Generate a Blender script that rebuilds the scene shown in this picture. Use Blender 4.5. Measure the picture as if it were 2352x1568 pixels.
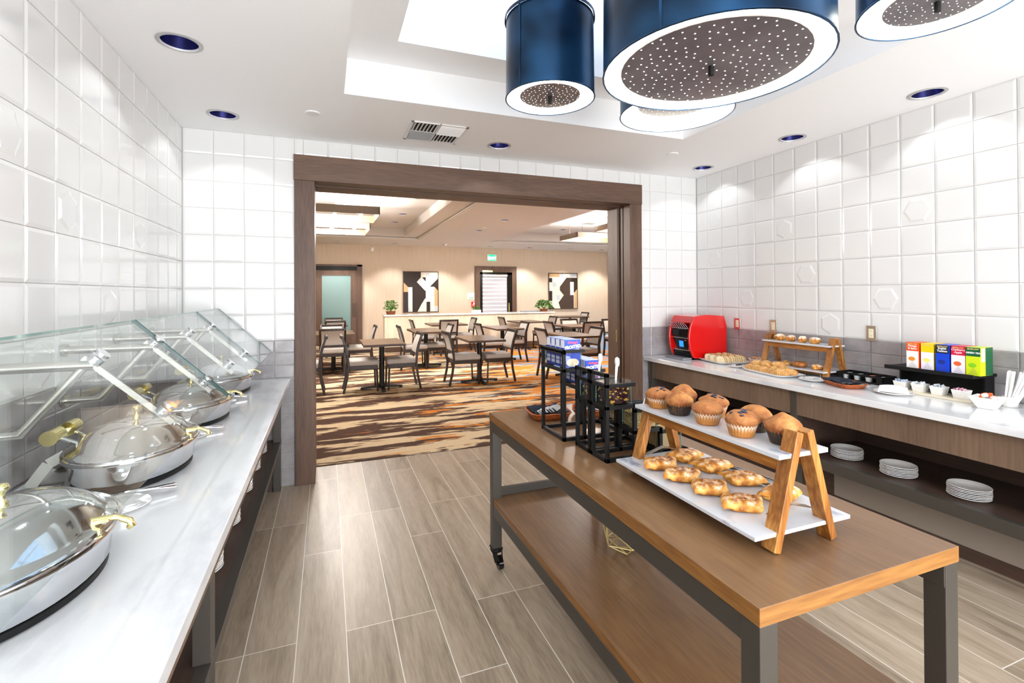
import bpy, bmesh, math, random
from mathutils import Vector, Matrix, noise, geometry
for o in list(bpy.data.objects): bpy.data.objects.remove(o)
SC = bpy.context.scene
COL = SC.collection
PI = math.pi
R = math.radians

# ------------------------------------------------------------------ camera
EYE = Vector((0.0, 0.0, 1.5279))
cf = Vector((0.35729, 0.93398, 0.00521)); cr = Vector((0.93399, -0.35727, -0.00527)); cu = Vector((0.00306, -0.00675, 0.99997))
cam = bpy.data.cameras.new('camera'); cam_o = bpy.data.objects.new('camera', cam); COL.objects.link(cam_o)
cam_o.matrix_world = Matrix(((cr.x, cu.x, -cf.x, EYE.x), (cr.y, cu.y, -cf.y, EYE.y), (cr.z, cu.z, -cf.z, EYE.z), (0, 0, 0, 1)))
cam.sensor_width = 36.0; cam.lens = 1111.8/2352*36; cam.shift_y = -116.4/2352; cam.clip_start = 0.05; cam.clip_end = 100
SC.camera = cam_o

# ------------------------------------------------------------------ view, sky, large lights
SC.view_settings.view_transform = 'Standard'; SC.view_settings.look = 'None'
SC.view_settings.gamma = 1.0; SC.view_settings.use_curve_mapping = False
SC.view_settings.exposure = 0.62
W = bpy.data.worlds.new('sky'); SC.world = W; W.use_nodes = True
bg = W.node_tree.nodes['Background']; bg.inputs[0].default_value = (0.945, 0.965, 0.985, 1); bg.inputs[1].default_value = 8.4
try:
    SC.cycles.max_bounces = 8; SC.cycles.diffuse_bounces = 5; SC.cycles.glossy_bounces = 4
    SC.cycles.transmission_bounces = 6; SC.cycles.transparent_max_bounces = 16
    SC.cycles.caustics_reflective = False; SC.cycles.caustics_refractive = False
    SC.cycles.sample_clamp_indirect = 6.0; SC.cycles.use_denoising = True
except Exception: pass

XL, XR, D = -1.0144, 3.8188, 4.2613        # left wall, right wall, wall with the wide opening
CEIL, CZ = 2.784, 0.863                    # ceiling and counter height
YB, DY = -2.6, 4.635                       # rear wall, dining side of the opening
FAR, DC, DXL, DXR = 15.5, 3.04, -3.6, 9.7  # dining room: far wall, ceiling, side walls
TX0, TX1, TY0, TY1 = 0.105, 2.731, -1.3, 3.20   # lower edge of the ceiling tray
IX0, IX1, IY0, IY1 = 0.395, 2.452, -1.0, 2.885  # skylight well

def light(name, kind, loc, power, color=(1, 1, 1), rot=(0, 0, 0), **kw):
    l = bpy.data.lights.new(name, kind); l.energy = power; l.color = color
    for k, v in kw.items(): setattr(l, k, v)
    o = bpy.data.objects.new(name, l); COL.objects.link(o); o.location = loc; o.rotation_euler = rot
    return o
# the sky's light through the roof opening (portal: guides the sampling only)
sk = light('roof_portal', 'AREA', ((IX0+IX1)/2, (IY0+IY1)/2, 3.92), 1, (1, 1, 1), shape='RECTANGLE', size=IX1-IX0-.02, size_y=IY1-IY0-.02)
sk.data.cycles.is_portal = True

# fill daylight through a window added in the unseen rear wall (the sky's own light; the portal only guides the sampling)
pw = light('added_window_portal', 'AREA', (1.4, YB+.01, 1.4), 1, (1, 1, 1), (R(90), 0, 0), shape='RECTANGLE', size=4.3, size_y=2.4)
pw.data.cycles.is_portal = True
# ------------------------------------------------------------------ mesh helpers
class MB:
    def __init__(s): s.b = bmesh.new()
    def box(s, x0, x1, y0, y1, z0, z1, mi=0):
        if x0 > x1: x0, x1 = x1, x0
        if y0 > y1: y0, y1 = y1, y0
        if z0 > z1: z0, z1 = z1, z0
        v = [s.b.verts.new(p) for p in ((x0,y0,z0),(x1,y0,z0),(x1,y1,z0),(x0,y1,z0),(x0,y0,z1),(x1,y0,z1),(x1,y1,z1),(x0,y1,z1))]
        for f in ((3,2,1,0),(4,5,6,7),(0,1,5,4),(1,2,6,5),(2,3,7,6),(3,0,4,7)):
            s.b.faces.new([v[i] for i in f]).material_index = mi
        return s
    def obox(s, c, size, M=None, mi=0):
        n = len(s.b.verts); hx, hy, hz = size[0]/2, size[1]/2, size[2]/2
        s.box(-hx, hx, -hy, hy, -hz, hz, mi); s.b.verts.ensure_lookup_table()
        for v in s.b.verts[n:]: v.co = (M @ v.co if M else v.co) + Vector(c)
        return s
    def beam(s, p0, p1, w, h, up=(0, 0, 1), mi=0):
        p0, p1 = Vector(p0), Vector(p1); d = (p1-p0); L = d.length; d.normalize()
        a = Vector(up).cross(d)
        if a.length < 1e-4: a = Vector((1, 0, 0)).cross(d)
        a.normalize(); b = d.cross(a)
        M = Matrix((a, b, d)).transposed()
        return s.obox((p0+p1)/2, (w, h, L), M, mi)
    def quad(s, pts, mi=0):
        s.b.faces.new([s.b.verts.new(p) for p in pts]).material_index = mi; return s
    def poly(s, pts, mi=0): return s.quad(pts, mi)
    def tube(s, pts, r, n=8, cap=True, mi=0, closed=False):
        P = [Vector(p) for p in pts]; m = len(P); rr = r if isinstance(r, (list, tuple)) else [r]*m
        rings = []; a = None
        for i, p in enumerate(P):
            if closed: d = P[(i+1) % m]-P[i-1]
            else: d = P[min(i+1, m-1)]-P[max(i-1, 0)]
            d.normalize()
            if a is None:
                a = Vector((0, 0, 1)).cross(d)
                if a.length < 1e-3: a = Vector((1, 0, 0)).cross(d)
            else: a = a-d*a.dot(d)
            a.normalize(); b = d.cross(a)
            rings.append([s.b.verts.new(p+(a*math.cos(2*PI*k/n)+b*math.sin(2*PI*k/n))*rr[i]) for k in range(n)])
        for i in range(m if closed else m-1):
            q, t = rings[i], rings[(i+1) % m]
            for k in range(n): s.b.faces.new((q[k], q[(k+1) % n], t[(k+1) % n], t[k])).material_index = mi
        if cap and not closed:
            s.b.faces.new(rings[0][::-1]).material_index = mi; s.b.faces.new(rings[-1]).material_index = mi
        return s
    def cyl(s, p0, p1, r, n=16, mi=0): return s.tube([p0, p1], r, n, True, mi)
    def lathe(s, prof, n=24, c=(0, 0, 0), mi=0, sx=1, sy=1, rf=None, M=None):
        c = Vector(c); rings = []
        for r, z in prof:
            if r < 1e-6: rings.append([s.b.verts.new(c+((M @ Vector((0, 0, z))) if M else Vector((0, 0, z))))])
            else:
                ring = []
                for k in range(n):
                    a = 2*PI*k/n; q = r*(rf(a, z) if rf else 1)
                    v = Vector((q*sx*math.cos(a), q*sy*math.sin(a), z)); ring.append(s.b.verts.new(c+((M @ v) if M else v)))
                rings.append(ring)
        for i in range(len(rings)-1):
            q, t = rings[i], rings[i+1]
            for k in range(n):
                k2 = (k+1) % n
                if len(q) == 1 and len(t) == 1: continue
                if len(q) == 1: f = (q[0], t[k2], t[k])
                elif len(t) == 1: f = (q[k], q[k2], t[0])
                else: f = (q[k], q[k2], t[k2], t[k])
                s.b.faces.new(f).material_index = mi
        return s
    def prism(s, pts, d, f, mi=0, mi2=None):
        # extrude 2D outline pts between depths d=(d0,d1); f(u,v,w) -> xyz
        a = [s.b.verts.new(f(u, v, d[0])) for u, v in pts]; b = [s.b.verts.new(f(u, v, d[1])) for u, v in pts]; n = len(pts)
        s.b.faces.new(a[::-1]).material_index = mi; s.b.faces.new(b).material_index = mi
        for i in range(n): s.b.faces.new((a[i], a[(i+1) % n], b[(i+1) % n], b[i])).material_index = mi if mi2 is None else mi2
        return s
    def grid(s, f, nu, nv, mi=0, cu_=False):
        V = [[s.b.verts.new(f(i/nu, j/nv)) for j in range(nv+1)] for i in range(nu+1)]
        for i in range(nu):
            for j in range(nv): s.b.faces.new((V[i][j], V[i+1][j], V[i+1][j+1], V[i][j+1])).material_index = mi
        return s
    def blob(s, c, r, seed=0, amp=.15, n=10, mi=0, freq=1.5):
        c = Vector(c); r = Vector(r) if not isinstance(r, (int, float)) else Vector((r, r, r)); prof = []
        rings = []
        for i in range(n//2+1):
            th = PI*i/(n//2); ring = []
            for k in range(n):
                a = 2*PI*k/n; d = Vector((math.sin(th)*math.cos(a), math.sin(th)*math.sin(a), -math.cos(th)))
                q = 1+amp*noise.noise(d*freq+Vector((seed*7.1, seed*3.3, 0)))
                ring.append(Vector((d.x*r.x*q, d.y*r.y*q, d.z*r.z*q))+c)
                if i in (0, n//2): break
            rings.append([s.b.verts.new(p) for p in ring])
        for i in range(n//2):
            q, t = rings[i], rings[i+1]
            for k in range(n):
                k2 = (k+1) % n
                if len(q) == 1: fc = (q[0], t[k2], t[k])
                elif len(t) == 1: fc = (q[k], q[k2], t[0])
                else: fc = (q[k], q[k2], t[k2], t[k])
                s.b.faces.new(fc).material_index = mi
        return s
    def build(s, name, mats, parent=None, world=False, bevel=0, smooth=None, seg=2, fix=True):
        if world and parent is not None:
            o0 = parent_origin(parent)
            for v in s.b.verts: v.co -= o0
        if fix: bmesh.ops.recalc_face_normals(s.b, faces=s.b.faces[:])
        me = bpy.data.meshes.new(name); s.b.to_mesh(me); s.b.free()
        for m in (mats if isinstance(mats, (list, tuple)) else [mats]): me.materials.append(m)
        o = bpy.data.objects.new(name, me); COL.objects.link(o)
        if parent is not None: o.parent = parent
        if smooth is not None:
            me.polygons.foreach_set('use_smooth', [True]*len(me.polygons))
            if smooth < 180:
                bm = bmesh.new(); bm.from_mesh(me)
                for e in bm.edges:
                    if len(e.link_faces) == 2 and e.calc_face_angle(0) > R(smooth): e.smooth = False
                bm.to_mesh(me); bm.free()
        if bevel:
            md = o.modifiers.new('edge', 'BEVEL'); md.width = bevel; md.segments = seg; md.limit_method = 'ANGLE'; md.angle_limit = R(40)
        return o
def parent_origin(p):
    v = Vector((0, 0, 0))
    while p is not None: v += p.location; p = p.parent
    return v
def thing(name, label, cat, loc=(0, 0, 0), rz=0, group=None):
    o = bpy.data.objects.new(name, None); o.empty_display_size = .05; COL.objects.link(o); o.location = loc; o.rotation_euler = (0, 0, rz)
    return tag(o, label, cat, group)
def tag(o, label, cat, group=None, kind=None):
    if label: o['label'] = label
    if cat: o['category'] = cat
    if group: o['group'] = group
    if kind: o['kind'] = kind
    return o
def struct(o, label=None):
    o['kind'] = 'structure'
    if label: o['label'] = label
    return o
def dup(root, loc, rz=0, label=None, group=None, scale=None):
    r = root.copy(); COL.objects.link(r); r.location = loc; r.rotation_euler = (0, 0, rz)
    if scale: r.scale = scale
    if label: r['label'] = label
    if group: r['group'] = group
    for ch in root.children:
        c = ch.copy(); COL.objects.link(c); c.parent = r
        for g in ch.children:
            d = g.copy(); COL.objects.link(d); d.parent = c
    return r
def text(name, body, size, mat_, parent, loc, rot, ext=.0004, align='CENTER', shear=0, sx=1.0, bold=0):
    c = bpy.data.curves.new(name, 'FONT'); c.body = body; c.size = size; c.extrude = ext; c.align_x = align; c.align_y = 'CENTER'; c.shear = shear
    c.offset = bold; c.resolution_u = 3
    tmp = bpy.data.objects.new(name, c); me = bpy.data.meshes.new_from_object(tmp); me.materials.clear(); me.materials.append(mat_)
    bpy.data.objects.remove(tmp); bpy.data.curves.remove(c)
    o = bpy.data.objects.new(name, me); COL.objects.link(o); o.parent = parent; o.location = loc; o.rotation_euler = rot; o.scale = (sx, 1, 1)
    return o
ORD = ['first', 'second', 'third', 'fourth', 'fifth', 'sixth', 'seventh', 'eighth', 'ninth', 'tenth', 'eleventh', 'twelfth', 'thirteenth', 'fourteenth', 'fifteenth', 'sixteenth']

# ------------------------------------------------------------------ materials
def lin(h):
    if isinstance(h, str):
        h = h.lstrip('#'); c = [int(h[i:i+2], 16)/255 for i in (0, 2, 4)]
    else: c = [x/255 for x in h]
    return tuple(((x/12.92) if x <= .04045 else ((x+.055)/1.055)**2.4) for x in c)+(1,)
def newmat(name):
    m = bpy.data.materials.new(name); m.use_nodes = True; nt = m.node_tree
    return m, nt, nt.nodes['Principled BSDF']
def pm(name, col, rough=.5, metal=0, var=0, scale=8, stretch=(1, 1, 1), col2=None, bump=0, bscale=None, coat=0, spec=None, trans=0, emit=0, emitcol=None, sss=0, lo=.35, hi=.65, detail=4, rvar=0):
    m, nt, p = newmat(name); N = nt.nodes; L = nt.links
    p.inputs['Base Color'].default_value = lin(col); p.inputs['Roughness'].default_value = rough; p.inputs['Metallic'].default_value = metal
    if coat: p.inputs['Coat Weight'].default_value = coat; p.inputs['Coat Roughness'].default_value = .08
    if spec is not None: p.inputs['Specular IOR Level'].default_value = spec
    if trans: p.inputs['Transmission Weight'].default_value = trans
    if emit: p.inputs['Emission Color'].default_value = lin(emitcol or col); p.inputs['Emission Strength'].default_value = emit
    if sss: p.inputs['Subsurface Weight'].default_value = sss; p.inputs['Subsurface Radius'].default_value = (.01, .005, .003)
    if col2 or var or bump:
        tc = N.new('ShaderNodeTexCoord'); mp = N.new('ShaderNodeMapping'); mp.inputs['Scale'].default_value = stretch
        L.new(tc.outputs['Object'], mp.inputs[0])
        nz = N.new('ShaderNodeTexNoise'); nz.inputs['Scale'].default_value = scale; nz.inputs['Detail'].default_value = detail; nz.inputs['Roughness'].default_value = .6
        L.new(mp.outputs[0], nz.inputs['Vector'])
        if col2 or var:
            rp = N.new('ShaderNodeValToRGB'); rp.color_ramp.elements[0].position = lo; rp.color_ramp.elements[1].position = hi
            a = lin(col); b = lin(col2) if col2 else tuple(min(1, x*(1+var)) for x in a[:3])+(1,)
            if not col2: a = tuple(x*(1-var) for x in a[:3])+(1,)
            rp.color_ramp.elements[0].color = a; rp.color_ramp.elements[1].color = b
            L.new(nz.outputs['Fac'], rp.inputs[0]); L.new(rp.outputs[0], p.inputs['Base Color'])
        if rvar:
            mr = N.new('ShaderNodeMapRange'); mr.inputs['To Min'].default_value = rough-rvar; mr.inputs['To Max'].default_value = rough+rvar
            L.new(nz.outputs['Fac'], mr.inputs[0]); L.new(mr.outputs[0], p.inputs['Roughness'])
        if bump:
            src = nz
            if bscale:
                src = N.new('ShaderNodeTexNoise'); src.inputs['Scale'].default_value = bscale; src.inputs['Detail'].default_value = 3; L.new(mp.outputs[0], src.inputs['Vector'])
            bp = N.new('ShaderNodeBump'); bp.inputs['Strength'].default_value = bump; bp.inputs['Distance'].default_value = .01
            L.new(src.outputs['Fac'], bp.inputs['Height']); L.new(bp.outputs[0], p.inputs['Normal'])
    return m
def wood(name, c1, c2, axis='y', scale=10, rough=.45, c3=None, bump=.05, coat=0):
    st = {'x': (.08, 1, 1), 'y': (1, .08, 1), 'z': (1, 1, .08)}[axis]
    m, nt, p = newmat(name); N = nt.nodes; L = nt.links
    tc = N.new('ShaderNodeTexCoord'); mp = N.new('ShaderNodeMapping'); mp.inputs['Scale'].default_value = st; L.new(tc.outputs['Object'], mp.inputs[0])
    n1 = N.new('ShaderNodeTexNoise'); n1.inputs['Scale'].default_value = scale; n1.inputs['Detail'].default_value = 5; n1.inputs['Distortion'].default_value = .6; L.new(mp.outputs[0], n1.inputs['Vector'])
    n2 = N.new('ShaderNodeTexNoise'); n2.inputs['Scale'].default_value = scale*14; n2.inputs['Detail'].default_value = 3; L.new(mp.outputs[0], n2.inputs['Vector'])
    mx = N.new('ShaderNodeMath'); mx.operation = 'MULTIPLY_ADD'; mx.inputs[1].default_value = .45; L.new(n2.outputs['Fac'], mx.inputs[0])
    sb = N.new('ShaderNodeMath'); sb.operation = 'MULTIPLY'; sb.inputs[1].default_value = .6; L.new(n1.outputs['Fac'], sb.inputs[0]); L.new(sb.outputs[0], mx.inputs[2])
    rp = N.new('ShaderNodeValToRGB'); e = rp.color_ramp.elements; e[0].position = .34; e[1].position = .68; e[0].color = lin(c1); e[1].color = lin(c2)
    if c3: q = e.new(.5); q.color = lin(c3)
    L.new(mx.outputs[0], rp.inputs[0]); L.new(rp.outputs[0], p.inputs['Base Color']); p.inputs['Roughness'].default_value = rough
    if coat: p.inputs['Coat Weight'].default_value = coat; p.inputs['Coat Roughness'].default_value = .2
    if bump:
        bp = N.new('ShaderNodeBump'); bp.inputs['Strength'].default_value = bump; bp.inputs['Distance'].default_value = .004; L.new(n2.outputs['Fac'], bp.inputs['Height']); L.new(bp.outputs[0], p.inputs['Normal'])
    return m
def clear(name, tint, ior=1.45, rough=.0, refl=1.0):
    # clear pane: see-through with a Fresnel mirror, so lamps still light what stands behind it
    m, nt, p = newmat(name); N = nt.nodes; L = nt.links; N.remove(p); out = N['Material Output']
    t = N.new('ShaderNodeBsdfTransparent'); t.inputs[0].default_value = lin(tint)
    g = N.new('ShaderNodeBsdfGlossy'); g.inputs['Roughness'].default_value = rough
    f = N.new('ShaderNodeFresnel'); gq = N.new('ShaderNodeNewGeometry'); mq = N.new('ShaderNodeMapRange'); mq.inputs['To Min'].default_value = ior; mq.inputs['To Max'].default_value = 1/ior; L.new(gq.outputs['Backfacing'], mq.inputs[0]); L.new(mq.outputs[0], f.inputs[0])
    k = N.new('ShaderNodeMath'); k.operation = 'MULTIPLY'; k.inputs[1].default_value = refl; L.new(f.outputs[0], k.inputs[0])
    x = N.new('ShaderNodeMixShader'); L.new(k.outputs[0], x.inputs[0]); L.new(t.outputs[0], x.inputs[1]); L.new(g.outputs[0], x.inputs[2]); L.new(x.outputs[0], out.inputs[0])
    return m
def emis(name, col, s):
    m, nt, p = newmat(name); p.inputs['Base Color'].default_value = lin(col); p.inputs['Emission Color'].default_value = lin(col); p.inputs['Emission Strength'].default_value = s
    return m

M = {}
M['paint'] = pm('white_ceiling_paint', '#fafafa', .7)
M['beige'] = pm('beige_wallcovering', '#cdbba6', .8, col2='#d6c5b1', scale=60, stretch=(1, 1, .02), lo=.4, hi=.6)
M['grout'] = pm('light_grey_grout', '#c4c0ba', .8)
M['tile'] = pm('glossy_white_tile', '#e2e2e1', .14, coat=.4)
M['gtile'] = pm('glossy_grey_tile', '#8a8688', .14, col2='#a7a3a4', scale=7, lo=.3, hi=.7, coat=.5, detail=3)
M['quartz'] = pm('white_quartz', '#cfd1d5', .14, col2='#e7e8ea', scale=5, stretch=(1, .35, 1), lo=.34, hi=.5, coat=.2, detail=6)
M['marble'] = pm('white_veined_marble', '#8b93a8', .2, col2='#cfd1d6', scale=14, stretch=(1, .35, 1), lo=.34, hi=.44, coat=.2, detail=6)
M['bwood'] = wood('brown_stained_door_wood', '#4a3428', '#6c5140', 'z', 7, .5)
M['bwoodx'] = wood('brown_stained_lintel_wood', '#4a3428', '#6c5140', 'x', 7, .5)
M['darkwood'] = wood('dark_brown_laminate', '#382922', '#4f3b31', 'y', 5, .5, bump=0)
M['apron'] = wood('walnut_laminate', '#5a4639', '#77614f', 'z', 5, .5, bump=0)
M['carttop'] = wood('oiled_walnut_top', '#634730', '#866646', 'y', 5, .34, c3='#74563b')
M['cartedge'] = wood('oak_edge_band', '#67431f', '#9d6d35', 'y', 9, .45, c3='#835628')
M['cartend'] = wood('oak_end_band', '#67431f', '#9d6d35', 'x', 9, .45, c3='#835628')
M['bronze'] = pm('dark_bronze_steel', '#4b4640', .42, .35)
M['black'] = pm('black_powder_coat', '#0a0a0b', .5, 0, spec=.3)
M['chairwood'] = pm('espresso_chair_wood', '#1e110c', .35, col2='#2f1b13', scale=12, stretch=(1, 1, .1))
M['uphol'] = pm('pale_grey_upholstery', '#aca5a0', .65, col2='#bab3ad', scale=60)
M['ttop'] = wood('dining_table_walnut', '#54402f', '#6d5642', 'y', 6, .3, bump=0)
M['tedge'] = pm('dark_table_edge', '#4a3527', .5)
M['iron'] = pm('matte_black_iron', '#141212', .5, .2)
M['acacia'] = wood('acacia_wood', '#653610', '#c48b45', 'z', 9, .4, c3='#925a22')
M['acaciay'] = wood('acacia_rail_wood', '#653610', '#b97c38', 'y', 9, .4, c3='#905520')
M['chrome'] = pm('polished_steel', '#dcdde0', .08, 1.0)
M['satin'] = pm('satin_stainless', '#cfccc5', .25, 1.0)
M['brass'] = pm('polished_brass', '#ecdc9c', .2, 1.0)
M['gold'] = pm('brushed_gold_wire', '#d8c588', .4, .9)
M['glass'] = clear('clear_glass', '#fafdfc', 1.42)
M['edge'] = pm('green_glass_edge', '#07504c', .1, emit=0)
M['aqua'] = pm('aqua_glass_edge', '#9adfd2', .12, trans=.3)
M['acryl'] = clear('clear_acrylic', '#f6f8fa', 1.4)
M['china'] = pm('white_china', '#f1efec', .12, coat=.5)
M['paper'] = pm('white_paper', '#f2f1f0', .7)
M['cream'] = pm('cream_board', '#e6dcc3', .5)
M['plastic'] = pm('white_plastic', '#f0efee', .35)
M['redenam'] = pm('red_enamel', '#d40a0a', .22, coat=.6)
M['pblack'] = pm('gloss_black_plastic', '#0b0b0d', .15)
M['pgrey'] = pm('grey_plastic', '#8b8f94', .4)
M['wicker'] = pm('woven_red_brown_wicker', '#8a3f17', .6, col2='#c0652c', scale=90, bump=.6)
M['napkin'] = pm('dark_navy_napkin', '#141a26', .85, col2='#1d2635', scale=30)
M['silver'] = pm('silver_foil', '#c8c9cc', .25, .9, bump=.3, bscale=120, var=.15)
M['leaf'] = pm('green_leaves', '#2f6b1e', .5, col2='#77b545', scale=9)
M['terra'] = pm('brown_clay_pot', '#7d4423', .6, var=.1)
M['ltwood'] = wood('pale_ash_laminate', '#e2d0b6', '#f4e8d4', 'z', 9, .5, bump=0)
M['green'] = emis('exit_sign_green', '#19c878', 1.6)
M['frost'] = pm('frosted_teal_glass', '#6f908e', .3)
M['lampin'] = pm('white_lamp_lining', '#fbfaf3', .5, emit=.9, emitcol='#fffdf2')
M['disc'] = pm('perforated_grey_metal', '#6d676b', .4, .5, col2='#837c80', scale=5)
M['dot'] = emis('lit_lamp_holes', '#ffffff', 3.0)
M['blueshade'] = pm('dark_blue_steel_shade', '#0c2034', .3, .7, col2='#2f6494', scale=3.2, lo=.35, hi=.8, detail=2)
M['can'] = pm('dark_blue_reflector', '#36376f', .25, .85)
M['trimring'] = pm('grey_trim_ring', '#b7b5b4', .4, .3)
M['bulb'] = emis('warm_bulb', '#ffe3b8', 22.0)
M['bulbw'] = emis('small_lamp', '#dcdcff', 5)
M['boxframe'] = pm('bronze_box_frame', '#6b5c4e', .5, .1)
M['boxin'] = wood('lit_oak_frame_lining', '#8a6238', '#b98d5a', 'x', 8, .5, bump=0)
M['blind'] = emis('daylit_blind', '#f2f6ff', 1.7)
M['blindfab'] = pm('glowing_grey_blind_fabric', '#a6a2a6', .8, emit=.3)  # faint emission stands in for daylight behind the fabric
# ------------------------------------------------------------------ floor materials
def plank_mat():
    m, nt, p = newmat('wood_look_floor_tile'); N = nt.nodes; L = nt.links
    tc = N.new('ShaderNodeTexCoord'); sx = N.new('ShaderNodeSeparateXYZ'); L.new(tc.outputs['Object'], sx.inputs[0])
    ax = N.new('ShaderNodeMath'); ax.operation = 'ADD'; ax.inputs[1].default_value = -.0775+.2055*40; L.new(sx.outputs[0], ax.inputs[0])
    ay = N.new('ShaderNodeMath'); ay.operation = 'ADD'; ay.inputs[1].default_value = 30.07; L.new(sx.outputs[1], ay.inputs[0])
    cb = N.new('ShaderNodeCombineXYZ'); L.new(ay.outputs[0], cb.inputs[0]); L.new(ax.outputs[0], cb.inputs[1])
    br = N.new('ShaderNodeTexBrick'); br.offset = .37; br.offset_frequency = 3; br.squash = 1
    for k, v in (('Scale', 1), ('Mortar Size', .0022), ('Mortar Smooth', .1), ('Bias', 0), ('Brick Width', 1.2), ('Row Height', .2055)): br.inputs[k].default_value = v
    br.inputs['Color1'].default_value = (0, 0, 0, 1); br.inputs['Color2'].default_value = (1, 1, 1, 1); br.inputs['Mortar'].default_value = (.5, .5, .5, 1)
    L.new(cb.outputs[0], br.inputs[0])
    # shift the grain from plank to plank
    sc_ = N.new('ShaderNodeVectorMath'); sc_.operation = 'SCALE'; sc_.inputs['Scale'].default_value = 7.0; L.new(br.outputs['Color'], sc_.inputs[0])
    mp = N.new('ShaderNodeMapping'); mp.inputs['Scale'].default_value = (1, .09, 1); L.new(tc.outputs['Object'], mp.inputs[0])
    ad = N.new('ShaderNodeVectorMath'); ad.operation = 'ADD'; L.new(mp.outputs[0], ad.inputs[0]); L.new(sc_.outputs[0], ad.inputs[1])
    n1 = N.new('ShaderNodeTexNoise'); n1.inputs['Scale'].default_value = 9; n1.inputs['Detail'].default_value = 6; n1.inputs['Distortion'].default_value = 1.2; L.new(ad.outputs[0], n1.inputs['Vector'])
    n2 = N.new('ShaderNodeTexNoise'); n2.inputs['Scale'].default_value = 120; n2.inputs['Detail'].default_value = 2; L.new(ad.outputs[0], n2.inputs['Vector'])
    mx = N.new('ShaderNodeMath'); mx.operation = 'MULTIPLY_ADD'; mx.inputs[1].default_value = .3; L.new(n2.outputs['Fac'], mx.inputs[0]); 
    m2 = N.new('ShaderNodeMath'); m2.operation = 'MULTIPLY'; m2.inputs[1].default_value = .7; L.new(n1.outputs['Fac'], m2.inputs[0]); L.new(m2.outputs[0], mx.inputs[2])
    bw = N.new('ShaderNodeMath'); bw.operation = 'MULTIPLY_ADD'; bw.inputs[1].default_value = .16; 
    L.new(br.outputs['Color'], bw.inputs[0]); L.new(mx.outputs[0], bw.inputs[2])
    rp = N.new('ShaderNodeValToRGB'); e = rp.color_ramp.elements; e[0].position = .38; e[1].position = .74
    e[0].color = lin('#786a59'); e[1].color = lin('#b0a08d'); q = e.new(.55); q.color = lin('#9a8a77')
    L.new(bw.outputs[0], rp.inputs[0])
    mix = N.new('ShaderNodeMixRGB'); L.new(br.outputs['Fac'], mix.inputs[0]); L.new(rp.outputs[0], mix.inputs[1]); mix.inputs[2].default_value = lin('#d9d4ca')
    L.new(mix.outputs[0], p.inputs['Base Color']); p.inputs['Roughness'].default_value = .38; p.inputs['Specular IOR Level'].default_value = .35
    return m
def carpet_mat():
    m, nt, p = newmat('ikat_carpet'); N = nt.nodes; L = nt.links
    tc = N.new('ShaderNodeTexCoord'); sep = N.new('ShaderNodeSeparateXYZ'); L.new(tc.outputs['Object'], sep.inputs[0])
    def nz(sc, st, det, off=(0, 0, 0), dis=0):
        mp = N.new('ShaderNodeMapping'); mp.inputs['Scale'].default_value = st; mp.inputs['Location'].default_value = off; L.new(tc.outputs['Object'], mp.inputs[0])
        n = N.new('ShaderNodeTexNoise'); n.inputs['Scale'].default_value = sc; n.inputs['Detail'].default_value = det; n.inputs['Roughness'].default_value = .62; n.inputs['Distortion'].default_value = dis; L.new(mp.outputs[0], n.inputs['Vector']); return n.outputs['Fac']
    def math_(op, a, b, c=None):
        q = N.new('ShaderNodeMath'); q.operation = op
        for i, v in enumerate((a, b, c)):
            if v is None: continue
            if isinstance(v, (int, float)): q.inputs[i].default_value = v
            else: L.new(v, q.inputs[i])
        return q.outputs[0]
    def step(v, t, w=.012):
        q = N.new('ShaderNodeMapRange'); q.inputs['From Min'].default_value = t-w; q.inputs['From Max'].default_value = t+w; L.new(v, q.inputs[0]); return q.outputs[0]
    # ragged edges: rows of yarn (constant along x inside a 6 mm row) push the pattern sideways
    row = nz(1, (.35, 60, 1), 2, (3, 0, 0)); fine = nz(1, (25, 90, 1), 1)
    big = nz(1, (.75, 3.6, 1), 4, (1.7, 2.2, 0), .3); mid = nz(1, (1.1, 7, 1), 3, (5, 9, 0))
    a = math_('ADD', math_('MULTIPLY', big, .62), math_('MULTIPLY', mid, .25)); a = math_('ADD', a, math_('MULTIPLY', row, .13))
    cream = step(a, .505, .004)
    ob = nz(1, (1.1, 5.0, 1), 4, (11, 4, 0), .3); ox = math_('MULTIPLY', sep.outputs[0], .048); ob2 = math_('ADD', math_('ADD', math_('MULTIPLY', ob, .8), math_('MULTIPLY', row, .2)), ox)
    oran = step(ob2, .665, .005)
    bl = nz(1, (.8, 4.0, 1), 3, (21, 7, 0)); bx = math_('MULTIPLY', sep.outputs[0], .03); by = math_('MULTIPLY', sep.outputs[1], .006); bl2 = math_('ADD', math_('ADD', math_('ADD', math_('MULTIPLY', bl, .8), math_('MULTIPLY', row, .2)), bx), by)
    blue = step(bl2, .735, .005)
    def mixc(f, a, b):
        q = N.new('ShaderNodeMixRGB'); L.new(f, q.inputs[0])
        for i, v in ((1, a), (2, b)):
            if isinstance(v, tuple): q.inputs[i].default_value = v
            else: L.new(v, q.inputs[i])
        return q.outputs[0]
    c = mixc(cream, lin('#4f392f'), lin('#d2bd9c')); c = mixc(oran, c, lin('#cc8035')); c = mixc(blue, c, lin('#7b9bb8'))
    f2 = N.new('ShaderNodeMapRange'); f2.inputs['To Min'].default_value = .82; f2.inputs['To Max'].default_value = 1.15; L.new(fine, f2.inputs[0])
    q = N.new('ShaderNodeMixRGB'); q.blend_type = 'MULTIPLY'; q.inputs[0].default_value = 1; L.new(c, q.inputs[1]); L.new(f2.outputs[0], q.inputs[2])
    L.new(q.outputs[0], p.inputs['Base Color']); p.inputs['Roughness'].default_value = .95; p.inputs['Specular IOR Level'].default_value = .1
    return m
M['floor'] = plank_mat(); M['carpet'] = carpet_mat()

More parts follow.
